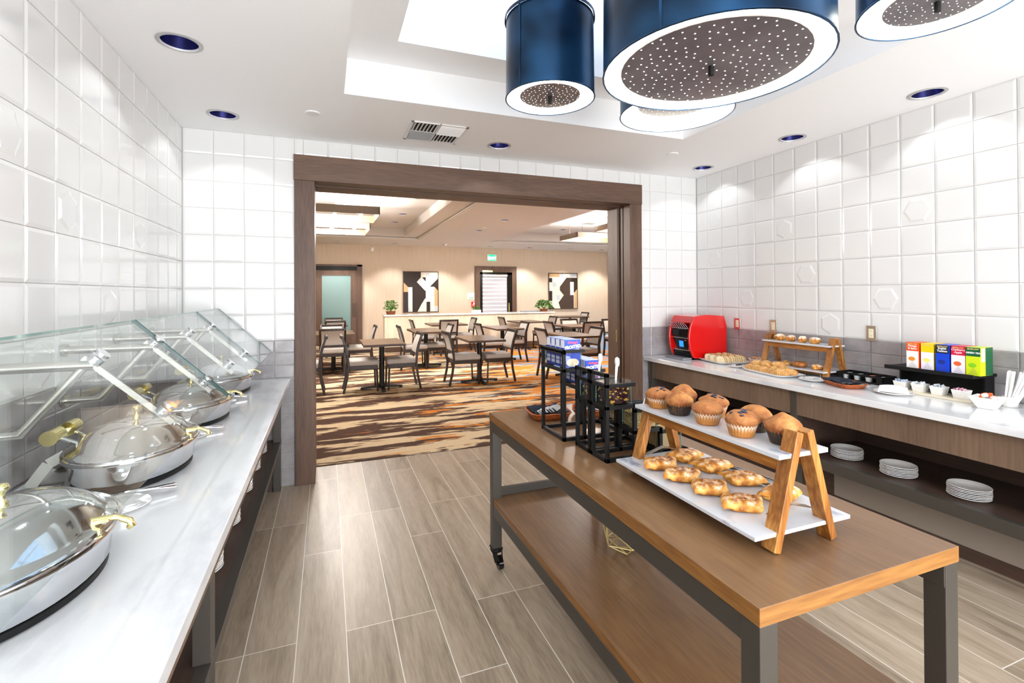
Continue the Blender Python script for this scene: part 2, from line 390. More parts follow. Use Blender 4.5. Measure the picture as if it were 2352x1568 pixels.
# ------------------------------------------------------------------ setting
struct(MB().box(XL-.15, XR+.15, YB-.15, DY-.006, -.12, 0).build('floor', M['floor']), 'floor of pale wood-look plank tiles')
struct(MB().box(DXL, DXR, DY-.006, FAR+.15, -.12, .004).build('floor_dining', M['carpet']), 'brown, cream and orange streaked carpet')
TW, TWB = .20885, .20804
JZ = [2.784]+[2.5996-.205*k for k in range(8)]            # white rows, ceiling down to 1.1646
GZ = [1.1646-.1003*k for k in range(12)]; GZ[-1] = 0.0    # grey rows down to the floor
def tiled(mb, P, cols, reg, hexes=(), g=.0016):
    u0, u1, v0, v1 = reg
    def tile(a0, a1, b0, b1, mi, bev, d0, d1, hexa=False):
        if a1-a0 < .012 or b1-b0 < .012: return
        a0 += g; a1 -= g; b0 += g; b1 -= g; e = min(bev, (a1-a0)/4, (b1-b0)/4)
        lv = []
        for (m, d) in ((0, 0), (0, d0), (e, d1)):
            lv.append([mb.b.verts.new(P(a, b, d)) for a, b in ((a0+m, b0+m), (a1-m, b0+m), (a1-m, b1-m), (a0+m, b1-m))])
        for i in range(2):
            for k in range(4): mb.b.faces.new((lv[i][k], lv[i][(k+1) % 4], lv[i+1][(k+1) % 4], lv[i+1][k])).material_index = mi
        mb.b.faces.new(lv[2]).material_index = mi
        if hexa:
            ca, cb = (a0+a1)/2, (b0+b1)/2; rg = []
            for r, d in ((.092, d1), (.072, d1+.0035)):
                rg.append([mb.b.verts.new(P(ca+r*math.cos(PI/6+PI/3*k+hr), cb+r*math.sin(PI/6+PI/3*k+hr), d)) for k in range(6)])
            for k in range(6): mb.b.faces.new((rg[0][k], rg[0][(k+1) % 6], rg[1][(k+1) % 6], rg[1][k])).material_index = mi
            mb.b.faces.new(rg[1]).material_index = mi
    for ci in range(len(cols)-1):
        a0, a1 = max(min(cols[ci], cols[ci+1]), u0), min(max(cols[ci], cols[ci+1]), u1)
        if a1 <= a0: continue
        for ri in range(len(JZ)-1):
            b0, b1 = max(JZ[ri+1], v0), min(JZ[ri], v1)
            hx = (ci, ri) in hexes; hr = PI/6 if hx and (ci*3+ri) % 2 else 0
            if b1 > b0: tile(a0, a1, b0, b1, 1, .002 if hx else .014, .004, .0045 if hx else .0068, hx)
        for ri in range(len(GZ)-1):
            b0, b1 = max(GZ[ri+1], v0), min(GZ[ri], v1)
            if b1 > b0: tile(a0, a1, b0, b1, 2, .006, .005, .007)
TM = [M['grout'], M['tile'], M['gtile']]
# left wall
c0 = 4.12; cols = [D]+[c0-TW*k for k in range(0, 36)]; cols = [c for c in cols if c > YB-.3]
mb = MB().box(XL-.15, XL, YB-.15, D+.0, 0, CEIL)
tiled(mb, lambda u, v, w: (XL+w, u, v), cols, (YB, D-.004, 0, CEIL), {(10, 3), (8, 4), (4, 4), (6, 6), (9, 7), (13, 5), (3, 7)})
struct(mb.build('wall_left', TM), 'white tiled wall above grey tiles, beside the chafing dishes')
cols = [D, D-.1562]+[D-.1562-TW*k for k in range(1, 34)]
mb = MB().box(XR, XR+.15, YB-.15, D+.0, 0, CEIL)
tiled(mb, lambda u, v, w: (XR-w, u, v), cols, (YB, D-.004, 0, CEIL), {(1, 2), (1, 4), (5, 3), (6, 5), (3, 6), (7, 7), (9, 6), (10, 3), (13, 5), (14, 3)})
struct(mb.build('wall_right', TM), 'white tiled wall above grey tiles, behind the pastry counter')
OL0, OL1, OR0, OR1, OH0, OH1 = -.241, -.091, 2.928, 3.074, 2.447, 2.652
mb = MB().box(XL-.15, OL0+.01, D, DY, 0, CEIL).box(OR1-.01, XR+.15, D, DY, 0, CEIL).box(OL0+.01, OR1-.01, D, DY, OH1-.01, CEIL)
colsB = [XL+TWB*k for k in range(5)]+[-.176+.187*k for k in range(1, 18)]
colsR = [XR-TWB*k for k in range(6)]
PB = lambda u, v, w: (u, D-w, v)
tiled(mb, PB, [XL+TWB*k for k in range(6)], (XL+.01, OL0, 0, CEIL))
tiled(mb, PB, [-.363+.187*k for k in range(25)], (OL0, OR1, OH1, CEIL))
tiled(mb, PB, colsR, (OR1, XR-.01, 0, CEIL))
struct(mb.build('wall_back', TM), 'tiled wall around the wide wooden opening')
struct(MB().box(XL-.15, XR+.15, YB-.15, YB, 0, .2).box(XL-.15, XR+.15, YB-.15, YB, 2.6, CEIL).box(XL-.15, -.75, YB-.15, YB, .2, 2.6).box(3.55, XR+.15, YB-.15, YB, .2, 2.6).build('wall_rear', M['paint']))  # opening added in the unseen rear wall so sky light fills the room
mb = MB()
for x in (-.75, .68, 2.11, 3.51): mb.box(x, x+.04, YB-.1, YB-.06, .2, 2.6)
mb.box(-.75, 3.55, YB-.1, YB-.06, .2, .24).box(-.75, 3.55, YB-.1, YB-.06, 2.56, 2.6)
struct(mb.build('added_rear_window', M['bronze']), 'dark frame of the added wide window behind the viewer, out of view')
# casing of the opening: posts, lintel and the slot of the pocket doors
mb = MB().box(OL0, OL1, D-.03, D+.05, 0, OH0).box(OL0+.02, OL1, D+.05, DY+.03, 0, OH0)
struct(mb.build('trim_1', M['bwood'], bevel=.003), 'brown wooden post at the left of the opening')
mb = MB().box(OR0, OR1, D-.03, D+.09, 0, OH0).box(OR0+.05, OR1, D+.09, D+.12, 0, OH0).box(OR0+.012, OR1, D+.12, D+.16, 0, OH0).box(OR0+.05, OR1, D+.16, D+.185, 0, OH0).box(OR0, OR1, D+.185, DY+.03, 0, OH0)
struct(mb.build('trim_2', M['bwood'], bevel=.003), 'brown grooved wooden post at the right of the opening')
mb = MB().box(OL0-.004, OR1+.004, D-.034, D+.10, OH0, OH1).box(OL0, OR1, D+.16, DY+.03, OH0-.004, OH1).box(OL0, OR1, D+.10, D+.16, OH0+.05, OH1)
struct(mb.build('trim_3', M['bwoodx'], bevel=.003), 'brown wooden lintel over the opening')
dr = MB().box(OR0-.004, OR0+.045, D+.20, D+.25, .01, OH0-.005).build('door_1', M['bwood']); struct(dr, 'edge of a sliding wooden door in the right post')
MB().box(OR0-.007, OR0-.003, D+.215, D+.235, 1.0, 1.13).build('edge_pull', M['brass'], dr)['label'] = 'slim brass edge pull'
struct(MB().box(DXL, OL0+.02, DY, DY+.02, 0, 3.2).box(OR1-.02, DXR, DY, DY+.02, 0, 3.2).box(OL0+.02, OR1-.02, DY, DY+.02, OH1, 3.2).build('wall_dining_near', M['beige']))
struct(MB().box(DXL, DXR, FAR, FAR+.15, 0, DC+.4).build('wall_far', M['beige']), 'beige wall at the far end of the dining room')
struct(MB().box(DXL-.15, DXL, DY, FAR+.15, 0, DC+.4).build('wall_dining_left', M['beige']))
struct(MB().box(DXR, DXR+.15, DY, FAR+.15, 0, DC+.4).build('wall_dining_right', M['beige']))

def holed(mb, outer, holes, z, mi=0):
    rings = [[Vector((x, y, 0)) for x, y in outer]]+[[Vector((x, y, 0)) for x, y in h] for h in holes]
    flat = [p for r in rings for p in r]; V = [mb.b.verts.new((p.x, p.y, z)) for p in flat]
    for t in geometry.tessellate_polygon(rings):
        try: mb.b.faces.new([V[i] for i in t]).material_index = mi
        except ValueError: pass
def ring(x, y, r, n=24): return [(x+r*math.cos(2*PI*k/n), y+r*math.sin(2*PI*k/n)) for k in range(n)]
def rect(x0, x1, y0, y1): return [(x0, y0), (x1, y0), (x1, y1), (x0, y1)]
DLR = .085
DL = [(-.68, .75), (-.68, 1.79), (-.68, 2.83), (-.673, 3.863), (1.373, 3.872), (3.549, 3.863), (3.548, 2.86), (3.566, 1.92), (3.566, .9)]
mb = MB()
holed(mb, rect(XL-.15, XR+.15, YB-.15, D+.002), [rect(TX0, TX1, TY0, TY1)]+[ring(x, y, DLR) for x, y in DL], CEIL)
TZ2, WZ = 3.012, 3.90
def riser(mb, x0, x1, y0, y1, z0, z1, mi=0):
    c = rect(x0, x1, y0, y1)
    for k in range(4):
        a, b = c[k], c[(k+1) % 4]; mb.quad([(a[0], a[1], z0), (b[0], b[1], z0), (b[0], b[1], z1), (a[0], a[1], z1)], mi)
riser(mb, TX0, TX1, TY0, TY1, CEIL, TZ2)
holed(mb, rect(TX0, TX1, TY0, TY1), [rect(IX0, IX1, IY0, IY1)], TZ2)
riser(mb, IX0, IX1, IY0, IY1, TZ2, WZ)
struct(mb.build('ceiling', M['paint'], fix=False), 'white ceiling with a stepped tray below a roof light')
# frame of the roof light
mb = MB()
for k in range(1, 3): mb.box(IX0+(IX1-IX0)*k/3-.02, IX0+(IX1-IX0)*k/3+.02, IY0, IY1, WZ-.07, WZ-.01)
for k in range(1, 4): mb.box(IX0, IX1, IY0+(IY1-IY0)*k/4-.02, IY0+(IY1-IY0)*k/4+.02, WZ-.07, WZ-.01)
w1 = struct(mb.build('window_1', M['paint']), 'white bars of the roof light')
M['rooflight'] = clear('sky_dimming_glass', '#949ca6', 1.3)
MB().box(IX0-.03, IX1+.03, IY0-.03, IY1+.03, WZ-.008, WZ).build('sky_dimming_glazing', M['rooflight'], w1)  # tinted pane added to cut the sky light entering the well

# dining ceiling with two coffers
DDL = [(3.443, 9.378), (3.413, 11.11), (6.273, 14.745), (9.0, 14.716), (.323, 14.679), (3.377, 14.62)]
CFS = [(-3.0, 2.40, 5.6, 13.56, 1.98, 13.3, -2.6, 6.0), (4.47, 9.2, 5.6, 13.55, 4.75, 13.15, 8.8, 6.0)]
UDL = [(1.593, 8.967), (1.585, 10.879), (1.58, 12.188), (6.187, 12.128)]
CZ1, CZ2 = 3.09, 3.30
mb = MB()
holed(mb, rect(DXL, DXR, DY, FAR), [rect(c[0], c[1], c[2], c[3]) for c in CFS]+[ring(x, y, .08, 16) for x, y in DDL], DC)
for i, c in enumerate(CFS):
    if i == 0: ix0, ix1, iy0, iy1 = c[6], c[4], c[7], c[5]
    else: ix0, ix1, iy0, iy1 = c[4], c[6], c[7], c[5]
    riser(mb, c[0], c[1], c[2], c[3], DC, CZ1)
    holed(mb, rect(c[0], c[1], c[2], c[3]), [rect(ix0, ix1, iy0, iy1)], CZ1)
    riser(mb, ix0, ix1, iy0, iy1, CZ1, CZ2)
    holed(mb, rect(ix0, ix1, iy0, iy1), [ring(x, y, .08, 16) for x, y in UDL if ix0 < x < ix1], CZ2)
    # slim moulding round the coffer
    for (x0, x1, y0, y1) in ((c[0], c[1], c[3]-.05, c[3]), (c[0], c[1], c[2], c[2]+.05), (c[0], c[0]+.05, c[2], c[3]), (c[1]-.05, c[1], c[2], c[3])):
        mb.box(x0, x1, y0, y1, DC+.005, DC+.03)
M['dceil'] = pm('warm_white_ceiling_paint', '#dedad6', .75)
struct(mb.build('ceiling_dining', M['dceil'], fix=False), 'dining room ceiling with two lit coffers')
# ------------------------------------------------------------------ recessed lights
def downlight_proto(r, big=True):
    t = thing('recessed_light', 'x', 'ceiling light')
    MB().lathe([(r-.004, .002), (r+.016, .001), (r+.016, -.004), (r-.002, -.006), (r-.004, .002)], 28).build('trim_ring', M['trimring'], t, smooth=60)
    MB().lathe([(r-.003, -.003), (r*.9, .05), (r*.6, .095), (r*.42, .115), (0, .116)], 28).build('reflector', M['can'], t, smooth=60, fix=False)
    MB().lathe([(0, .06), (.016, .062), (.03, .075), (.034, .1), (.02, .115)], 16).build('lamp', M['bulbw'], t, smooth=180)
    return t
def spot(x, y, z, p, ang, col, rot=(0, 0, 0), blend=.35, r=.03): return light('downlight', 'SPOT', (x, y, z), p, col, rot, spot_size=R(ang), spot_blend=blend, shadow_soft_size=r)
names = ['above the near end of the chafing counter', 'next to the nearest one along the left wall', 'large, above the second chafing dish',
 'in the corner above the last dish', 'over the wide opening, beside the vent', 'in the corner above the red toaster', 'above the pastry stand on the counter', 'above the tea boxes by the right wall', 'above the near end of the pastry counter']
p0 = downlight_proto(DLR)
for i, (x, y) in enumerate(DL):
    o = p0 if i == 0 else dup(p0, (x, y, CEIL))
    o.location = (x, y, CEIL); tag(o, 'round recessed ceiling light, dark blue reflector, '+names[i], 'ceiling light', 'recessed lights of the breakfast room')
    lx = -.08 if x < 0 else (.08 if x > 3 else 0)
    spot(x, y, CEIL+.045, 5.0, 112, (.96, .98, 1.0), (0, 0, 0), .25)
dn = ['between the coffers, nearer to the opening', 'between the coffers, farther back', 'near the far wall right of the exit sign', 'near the far right corner of the dining room', 'near the far wall above the sliding door', 'near the far wall between the two coffers']
p1 = None
for i, (x, y) in enumerate(DDL+UDL):
    if p1 is None: p1 = o = downlight_proto(.08)
    else: o = dup(p1, (x, y, DC))
    z = DC if i < len(DDL) else CZ2
    o.location = (x, y, z)
    lab = ('small dining room ceiling light '+dn[i]) if i < len(DDL) else 'small recessed light inside the '+['left coffer, nearest of three', 'left coffer, middle of three', 'left coffer, farthest of three', 'right coffer above the box lamps'][i-len(DDL)]
    tag(o, lab, 'ceiling light', 'recessed lights of the dining room')
    spot(x, y, z+.04, 135 if z == DC else 46, 100, (1, .97, .93), (0, 0, 0), .5)
# wall washers that scallop the far wall
for x, y in ((1.9, 14.75), (4.9, 14.75), (7.8, 14.75)):
    o = dup(p1, (x, y, DC)); o['label'] = 'small dining room ceiling light washing the far wall '+{1.9: 'above the left picture', 4.9: 'above the exit sign', 7.8: 'above the right picture'}[x]
    spot(x, y, DC-.01, 85, 100, (1, .97, .93), (0, 0, 0), .5)

# ------------------------------------------------------------------ drum pendants
def pendant(x, y, z, r, h, label, ztop, discz=.013, n=150, seed=1, k=.68, power=5):
    t = thing('drum_pendant_lamp', label, 'pendant lamp', (x, y, z), 0, 'blue drum pendant lamps')
    N_ = 48
    MB().lathe([(r, 0), (r*.985, h), (r*.95, h+.006), (.02, h+.008)], N_).lathe([(r+.004, h-.004), (r+.004, h+.01), (r*.985, h+.01)], N_).build('shade', M['blueshade'], t, smooth=40)
    MB().lathe([(r-.004, .002), (r*.985-.006, h-.01), (0, h-.012)], N_).build('inner_lining', M['lampin'], t, smooth=40, fix=False)
    MB().lathe([(r+.002, .004), (r+.003, 0), (r-.003, -.001), (r-.004, .004)], N_).build('rim', M['blueshade'], t, smooth=60)
    rng = random.Random(seed); rd = r*k
    mb = MB().lathe([(0, discz), (rd, discz), (rd, discz+.004), (0, discz+.0045)], 40)
    pts = []
    for _ in range(n*12):
        a, q = rng.random()*2*PI, math.sqrt(rng.random())*rd*.97; p = (q*math.cos(a), q*math.sin(a))
        if all((p[0]-b[0])**2+(p[1]-b[1])**2 > (rd*1.35/math.sqrt(n))**2 for b in pts): pts.append(p)
        if len(pts) >= n: break
    hr = rd*.0068+.0008
    for px, py in pts: mb.poly([(px+hr*math.cos(2*PI*i/8), py+hr*math.sin(2*PI*i/8), discz-.0006) for i in range(8)][::-1], 1)
    mb.build('diffuser_disc', [M['disc'], M['dot']], t, fix=False)
    MB().cyl((0, 0, discz-.03), (0, 0, discz+.05), .009, 10).build('finial', M['black'], t, smooth=40)
    MB().cyl((0, 0, h), (0, 0, ztop-z), .008, 10).build('stem', M['blueshade'], t, smooth=40)
    mb = MB()
    mb.box(r*.996, r*1.004, -.004, .004, 0, h); s_ = mb.build('seam', M['blueshade'], t); s_.rotation_euler = (0, 0, R(205))
    pl = light('pendant_glow', 'POINT', (x, y, z+h*.55), power, (1, .97, .9), shadow_soft_size=.05)
    return t
pendant(.887, 1.856, 2.35, .187, .33, 'small dark blue drum pendant hanging whole below the roof light', WZ-.07, n=110, seed=2, power=4)
pendant(1.17, 1.235, 2.25, .345, .55, 'largest dark blue drum pendant, its perforated disc in full view', WZ-.07, n=215, seed=3, k=.83, power=9)
pendant(1.83, .955, 2.44, .215, .40, 'blue drum pendant cut off by the upper right edge of the picture', WZ-.07, n=110, seed=4, k=.66, power=5)
pendant(1.78, 2.14, 2.50, .296, .5, 'drum pendant half hidden behind the largest one, only its lower rim showing', WZ-.07, n=120, seed=5, power=6, discz=.06)

# ------------------------------------------------------------------ ceiling fittings
t = thing('air_vent', 'white square four-way air vent in the ceiling before the opening', 'vent', (.793, 3.735, CEIL))
s = .215
mb = MB()
for x0, x1, y0, y1 in ((-s, s, -s, -s+.022), (-s, s, s-.022, s), (-s, -s+.022, -s, s), (s-.022, s, -s, s), (-.006, .006, -s, s), (-s, s, -.006, .006)): mb.box(x0, x1, y0, y1, -.008, .0)
mb.build('frame', M['plastic'], t, bevel=.002)
mb = MB().quad([(-s, -s, -.0006), (-s, s, -.0006), (s, s, -.0006), (s, -s, -.0006)]); mb.build('duct_opening', M['black'], t, fix=False)
for q, (sx, sy) in enumerate(((-1, 1), (1, 1), (-1, -1), (1, -1))):
    mb = MB(); cx, cy = sx*.1, sy*.1
    for k in range(7):
        o_ = -.082+k*.0273; A = R(38)*(1 if q in (0, 3) else -1)
        if q in (0, 3): mb.obox((cx, cy+o_, -.009), (.185, .026, .0012), Matrix.Rotation(A*(1 if q == 0 else -1), 3, 'X'))
        else: mb.obox((cx+o_, cy, -.009), (.026, .185, .0012), Matrix.Rotation(A, 3, 'Y'))
    mb.build('louvre_bank', M['plastic'], t)
for n_, (x, y, z), l in (('smoke_detector', (-.088, 3.614, CEIL), 'flat white disc on the ceiling left of the air vent'), ('smoke_detector', (2.93, 3.568, CEIL), 'flat white disc on the ceiling right of the tray corner'), ('smoke_detector', (3.478, 7.559, DC), 'flat white disc on the dining ceiling just past the lintel'), ('sprinkler_cover', (3.39, 10.607, DC), 'small pale disc on the dining ceiling beside a recessed light, farther from the opening')):
    tag(MB().lathe([(0, 0), (.05, 0), (.05, -.004), (.046, -.008), (0, -.009)], 24, (0, 0, 0)).build(n_, M['plastic'], smooth=40), l, 'detector', None).location = (x, y, z)

# ------------------------------------------------------------------ box chandeliers in the dining room
def chandelier(x0, x1, y0, y1, z0, label, h=.125, nb=3):
    t = thing('box_frame_chandelier', label, 'chandelier', ((x0+x1)/2, (y0+y1)/2, z0), 0, 'wooden box chandeliers')
    a, b = (x1-x0)/2, (y1-y0)/2
    mb = MB()
    for (p, q, r_, s_) in ((-a, a, -b, -b+.012), (-a, a, b-.012, b), (-a, -a+.012, -b, b), (a-.012, a, -b, b)): mb.box(p, q, r_, s_, 0, h)
    mb.build('frame', M['boxframe'], t)
    mb = MB(); a2, b2 = a-.012, b-.012
    for (p, q, r_, s_) in ((-a2, a2, -b2, -b2+.006), (-a2, a2, b2-.006, b2), (-a2, -a2+.006, -b2, b2), (a2-.006, a2, -b2, b2)): mb.box(p, q, r_, s_, .004, h-.004)
    mb.build('oak_lining', M['boxin'], t)
    MB().box(-a, a, -.02, .02, h-.02, h-.004).build('cross_bar', M['boxframe'], t)
    for k in range(nb):
        x = -a*.6+k*(a*1.2/(nb-1))
        MB().lathe([(0, .0), (.022, .006), (.034, .03), (.026, .055), (.014, .07)], 14, (x, (.3 if k % 2 else -.3)*b, .028)).build('globe_bulb', M['bulb'], t, smooth=180)
        MB().cyl((x, (.3 if k % 2 else -.3)*b, .09), (x, (.3 if k % 2 else -.3)*b, h), .012, 10).build('socket', M['boxframe'], t)
    for sx in (-.7, .7):
        for sy in (-.7, .7): MB().cyl((sx*a, sy*b, h-.01), (sx*a, sy*b, CZ2-z0), .004, 6).build('hanging_rod', M['boxframe'], t)
    for k in range(nb): light('bulb_glow', 'POINT', ((x0+x1)/2-a*.6+k*(a*1.2/(nb-1)), (y0+y1)/2+(.3 if k % 2 else -.3)*b, z0-.03), 52, (1, .945, .88), shadow_soft_size=.04)
    return t
chandelier(-.55, .80, 8.0, 9.0, 2.80, 'wooden box lamp frame with bright bulbs, upper of the two at the left')
chandelier(-.55, .735, 9.05, 10.1, 2.70, 'wooden box lamp frame with bright bulbs, lower of the two at the left', .11)
chandelier(5.33, 6.65, 9.75, 10.64, 2.80, 'wooden box lamp frame with bright bulbs, lower of the two at the right', .12)
chandelier(5.76, 7.1, 8.75, 9.70, 2.93, 'wooden box lamp frame cut off by the right post of the opening', .12)

for i, (x, y, w, d, lab) in enumerate(((-.10, 9.95, .55, .35, 'pale slotted air vent in the left coffer above the box lamps'), (.283, 8.88, .35, .10, 'slim slot vent in the left coffer, nearest the lintel'), (6.26, 10.83, .35, .3, 'square vent in the right coffer, nearer the exit sign'), (6.14, 9.82, .35, .3, 'square vent in the right coffer beside the right post'))):
    t = thing('air_vent', lab, 'vent', (x, y, CZ2), 0, 'vents in the coffers')
    MB().box(-w/2, w/2, -d/2, d/2, -.008, 0).build('frame', M['trimring'], t)
    mb = MB()
    for k in range(6): mb.box(-w/2+.02, w/2-.02, -d/2+.012+k*(d-.02)/6, -d/2+.012+k*(d-.02)/6+(d-.02)/14, -.010, -.0078)
    mb.build('slots', M['bronze'], t)
# ------------------------------------------------------------------ dining room furniture
def chair_proto():
    t = thing('dining_chair', 'x', 'chair')
    # faces +x
    mb = MB(); mb.obox((.015, 0, .452), (.47, .45, .085)); o = mb.build('seat', M['uphol'], t, bevel=.03, seg=3, smooth=60)
    mb = MB()
    mb.box(-.20, .225, -.215, -.185, .355, .415).box(-.20, .225, .185, .215, .355, .415).box(.195, .225, -.2, .2, .355, .415).box(-.215, -.185, -.2, .2, .355, .415)
    mb.build('seat_frame', M['chairwood'], t, bevel=.004)
    for s in (-1, 1):
        mb = MB(); y = s*.2
        mb.beam((.222, s*.197, 0), (.208, y, .40), .028, .028); mb.build('front_leg', M['chairwood'], t, bevel=.004)
        mb = MB(); path = [(-.285, s*.2, 0), (-.235, s*.208, .22), (-.212, s*.212, .42), (-.225, s*.215, .58), (-.262, s*.217, .74), (-.305, s*.217, .875)]
        for a, b in zip(path, path[1:]): mb.beam(a, b, .034, .042, up=(0, 1, 0))
        mb.build('rear_leg', M['chairwood'], t, bevel=.004)
    mb = MB()
    def back(u, v, d=0): return (-.222-.022*v-.058*v*v+d, (u-.5)*.40, .575+v*.265)
    n = 6
    mb.grid(lambda u, v: back(u, v, .016), 4, n).grid(lambda u, v: back(u, v, -.016), 4, n)
    for v in (0, 1): mb.grid(lambda a, b: back(a, v, -.016+.032*b), 4, 1)
    for u in (0, 1): mb.grid(lambda a, b: back(u, a, -.016+.032*b), n, 1)
    bmesh.ops.remove_doubles(mb.b, verts=mb.b.verts[:], dist=.0005)
    mb.build('backrest', M['uphol'], t, smooth=50)
    mb = MB()
    for a, b in zip([(-.300, -.235, .868), (-.315, -.12, .868), (-.318, 0, .868)], [(-.315, -.12, .868), (-.318, 0, .868), (-.318, .001, .868)]): pass
    pts = [(-.306-.012*math.cos(PI*(k/8-.5)), -.236+.472*k/8, .866) for k in range(9)]
    for a, b in zip(pts, pts[1:]): mb.beam(a, b, .038, .045, up=(0, 0, 1))
    mb.build('top_rail', M['chairwood'], t, bevel=.006)
    MB().box(-.245, -.212, -.205, .205, .545, .578).build('lower_back_rail', M['chairwood'], t, bevel=.004)
    return t
def table_proto(w=.62, d=.98):
    t = thing('dining_table', 'x', 'table')
    MB().box(-w/2, w/2, -d/2, d/2, .728, .76).build('tabletop', M['ttop'], t, bevel=.002)
    MB().box(-w/2-.002, w/2+.002, -d/2-.002, d/2+.002, .722, .752).build('edge_band', M['tedge'], t)
    MB().cyl((0, 0, .03), (0, 0, .722), .042, 20).box(-.15, .15, -.15, .15, .708, .722).build('pole', M['iron'], t, smooth=40)
    mb = MB()
    for a in range(4):
        c, s = math.cos(a*PI/2), math.sin(a*PI/2)
        mb.beam((0, 0, .042), (c*.3, s*.3, .026), .045, .028); mb.lathe([(.03, 0), (.03, .022), (.022, .04), (0, .042)], 12, (c*.30, s*.30, 0))
    mb.lathe([(.06, .02), (.055, .06), (.042, .085)], 16)
    mb.build('cross_base', M['iron'], t, smooth=50)
    return t
GF = .004
TB = [(.825, 8.06, 1, 1, 'square pedestal table at the front left, between two chairs'), (2.46, 8.03, 1, 1, 'pedestal table in the middle of the front row, blue sheen on its top'), (4.25, 8.04, 1, 1, 'pedestal table of the front row behind the cereal boxes'),
 (.12, 10.35, 1.25, 1.05, 'pedestal table near the sliding door with a chair back turned to the opening'), (1.95, 10.2, 1, 1.15, 'pedestal table of the second row, behind the front left table'), (3.72, 10.35, 1, 1.15, 'pedestal table of the second row before the half wall, blue sheen on top'),
 (5.47, 10.2, 1.05, 1.05, 'pedestal table of the second row at the right, a chair back before it'), (2.85, 12.22, 1.45, 1.0, 'wide table close to the half wall, below the left picture'), (5.12, 12.35, 1.2, .95, 'table close to the right part of the half wall'),
 (7.5, 14.25, 1.6, .8, 'table beyond the right end of the half wall'), (.17, 13.15, 1, 1, 'table nearly hidden before the sliding door, farthest at the left'), (6.75, 9.45, 1, 1, 'table half hidden by the right post of the opening')]
tp = table_proto()
for i, (x, y, sx, sy, lab) in enumerate(TB):
    o = tp if i == 0 else dup(tp, (x, y, GF)); o.location = (x, y, GF)
    o['label'] = lab; o['category'] = 'table'; o['group'] = 'dining tables'
    if sx != 1 or sy != 1:
        for ch in o.children:
            if ch.name.split('.')[0] in ('tabletop', 'edge_band'): ch.scale = (sx, sy, 1)
E_, W_, N_, S_ = 0, PI, PI/2, -PI/2
CH = [(.52, 8.05, E_, 'dining chair at the left side of the front left table'), (1.13, 8.05, W_, 'dining chair at the right side of the front left table'), (-.32, 8.05, W_, 'dining chair cut by the left post of the opening, front row'),
 (2.17, 8.03, E_, 'dining chair at the left side of the middle front table'), (2.77, 8.05, W_, 'dining chair at the right side of the middle front table, bluish seat'),
 (3.92, 8.03, E_, 'dining chair just behind the cereal boxes, facing right'), (4.47, 8.0, W_, 'dining chair at the right of the front right table, facing left'),
 (.10, 9.86, N_, 'chair with its back to the opening, near the sliding door table'), (.10, 10.62, S_, 'chair facing the opening on the far side of the sliding door table'), (.62, 10.24, W_, 'chair at the right side of the table before the sliding door'),
 (.19, 12.68, N_, 'chair, back to the opening, at the hidden table before the sliding door'), (.17, 13.66, S_, 'farthest chair before the sliding door glass, facing the opening'),
 (1.65, 9.95, E_, 'chair left of the second row table, before the end of the half wall'), (2.16, 10.10, W_, 'chair right of the second row table, just behind the middle front table'),
 (3.33, 10.0, E_, 'chair left of the blue-topped table before the half wall'), (3.88, 10.13, W_, 'chair right of the blue-topped table before the half wall'),
 (4.97, 9.94, E_, 'chair left of the second row table at the right, facing right'), (5.54, 9.75, N_, 'chair with its broad back to the opening, second row at the right'), (5.61, 10.42, S_, 'chair facing the opening across the second row table at the right'), (6.5, 9.95, S_, 'chair half hidden by the right post of the opening'),
 (2.24, 12.05, E_, 'chair left of the wide table at the half wall'), (2.80, 11.95, N_, 'chair, back to the opening, at the wide table by the half wall'), (3.35, 12.38, W_, 'chair right of the wide table by the half wall'),
 (4.71, 12.36, E_, 'chair left of the table at the right part of the half wall'), (5.57, 12.15, W_, 'chair near the right end of the half wall, facing left'), (7.72, 14.17, W_, 'chair at the right of the table beyond the half wall'), (6.9, 14.0, E_, 'chair mostly hidden at the left of the table beyond the half wall')]
cp = chair_proto()
for i, (x, y, a, lab) in enumerate(CH):
    o = cp if i == 0 else dup(cp, (x, y, GF), a); o.location = (x, y, GF); o.rotation_euler = (0, 0, a)
    o['label'] = 'dark-framed '+lab+' ' if 'grey' in lab else 'dark wood '+lab.replace('dining chair', 'chair') ; o['label'] = o['label'].strip(); o['category'] = 'chair'; o['group'] = 'upholstered dining chairs'

# half wall with a stone ledge
t = thing('half_wall', 'pale wood panelled half wall with white ledge across the dining room', 'partition', (3.83, 13.07, 0))
MB().box(1.40, 6.25, 12.93, 13.27, .14, .945).build('panelling', M['ltwood'], t, world=True)
MB().box(1.37, 6.29, 12.88, 13.32, .945, .985).build('ledge', M['quartz'], t, world=True, bevel=.003)
MB().box(1.42, 6.23, 12.95, 13.25, .004, .14).build('plinth', M['bwoodx'], t, world=True)
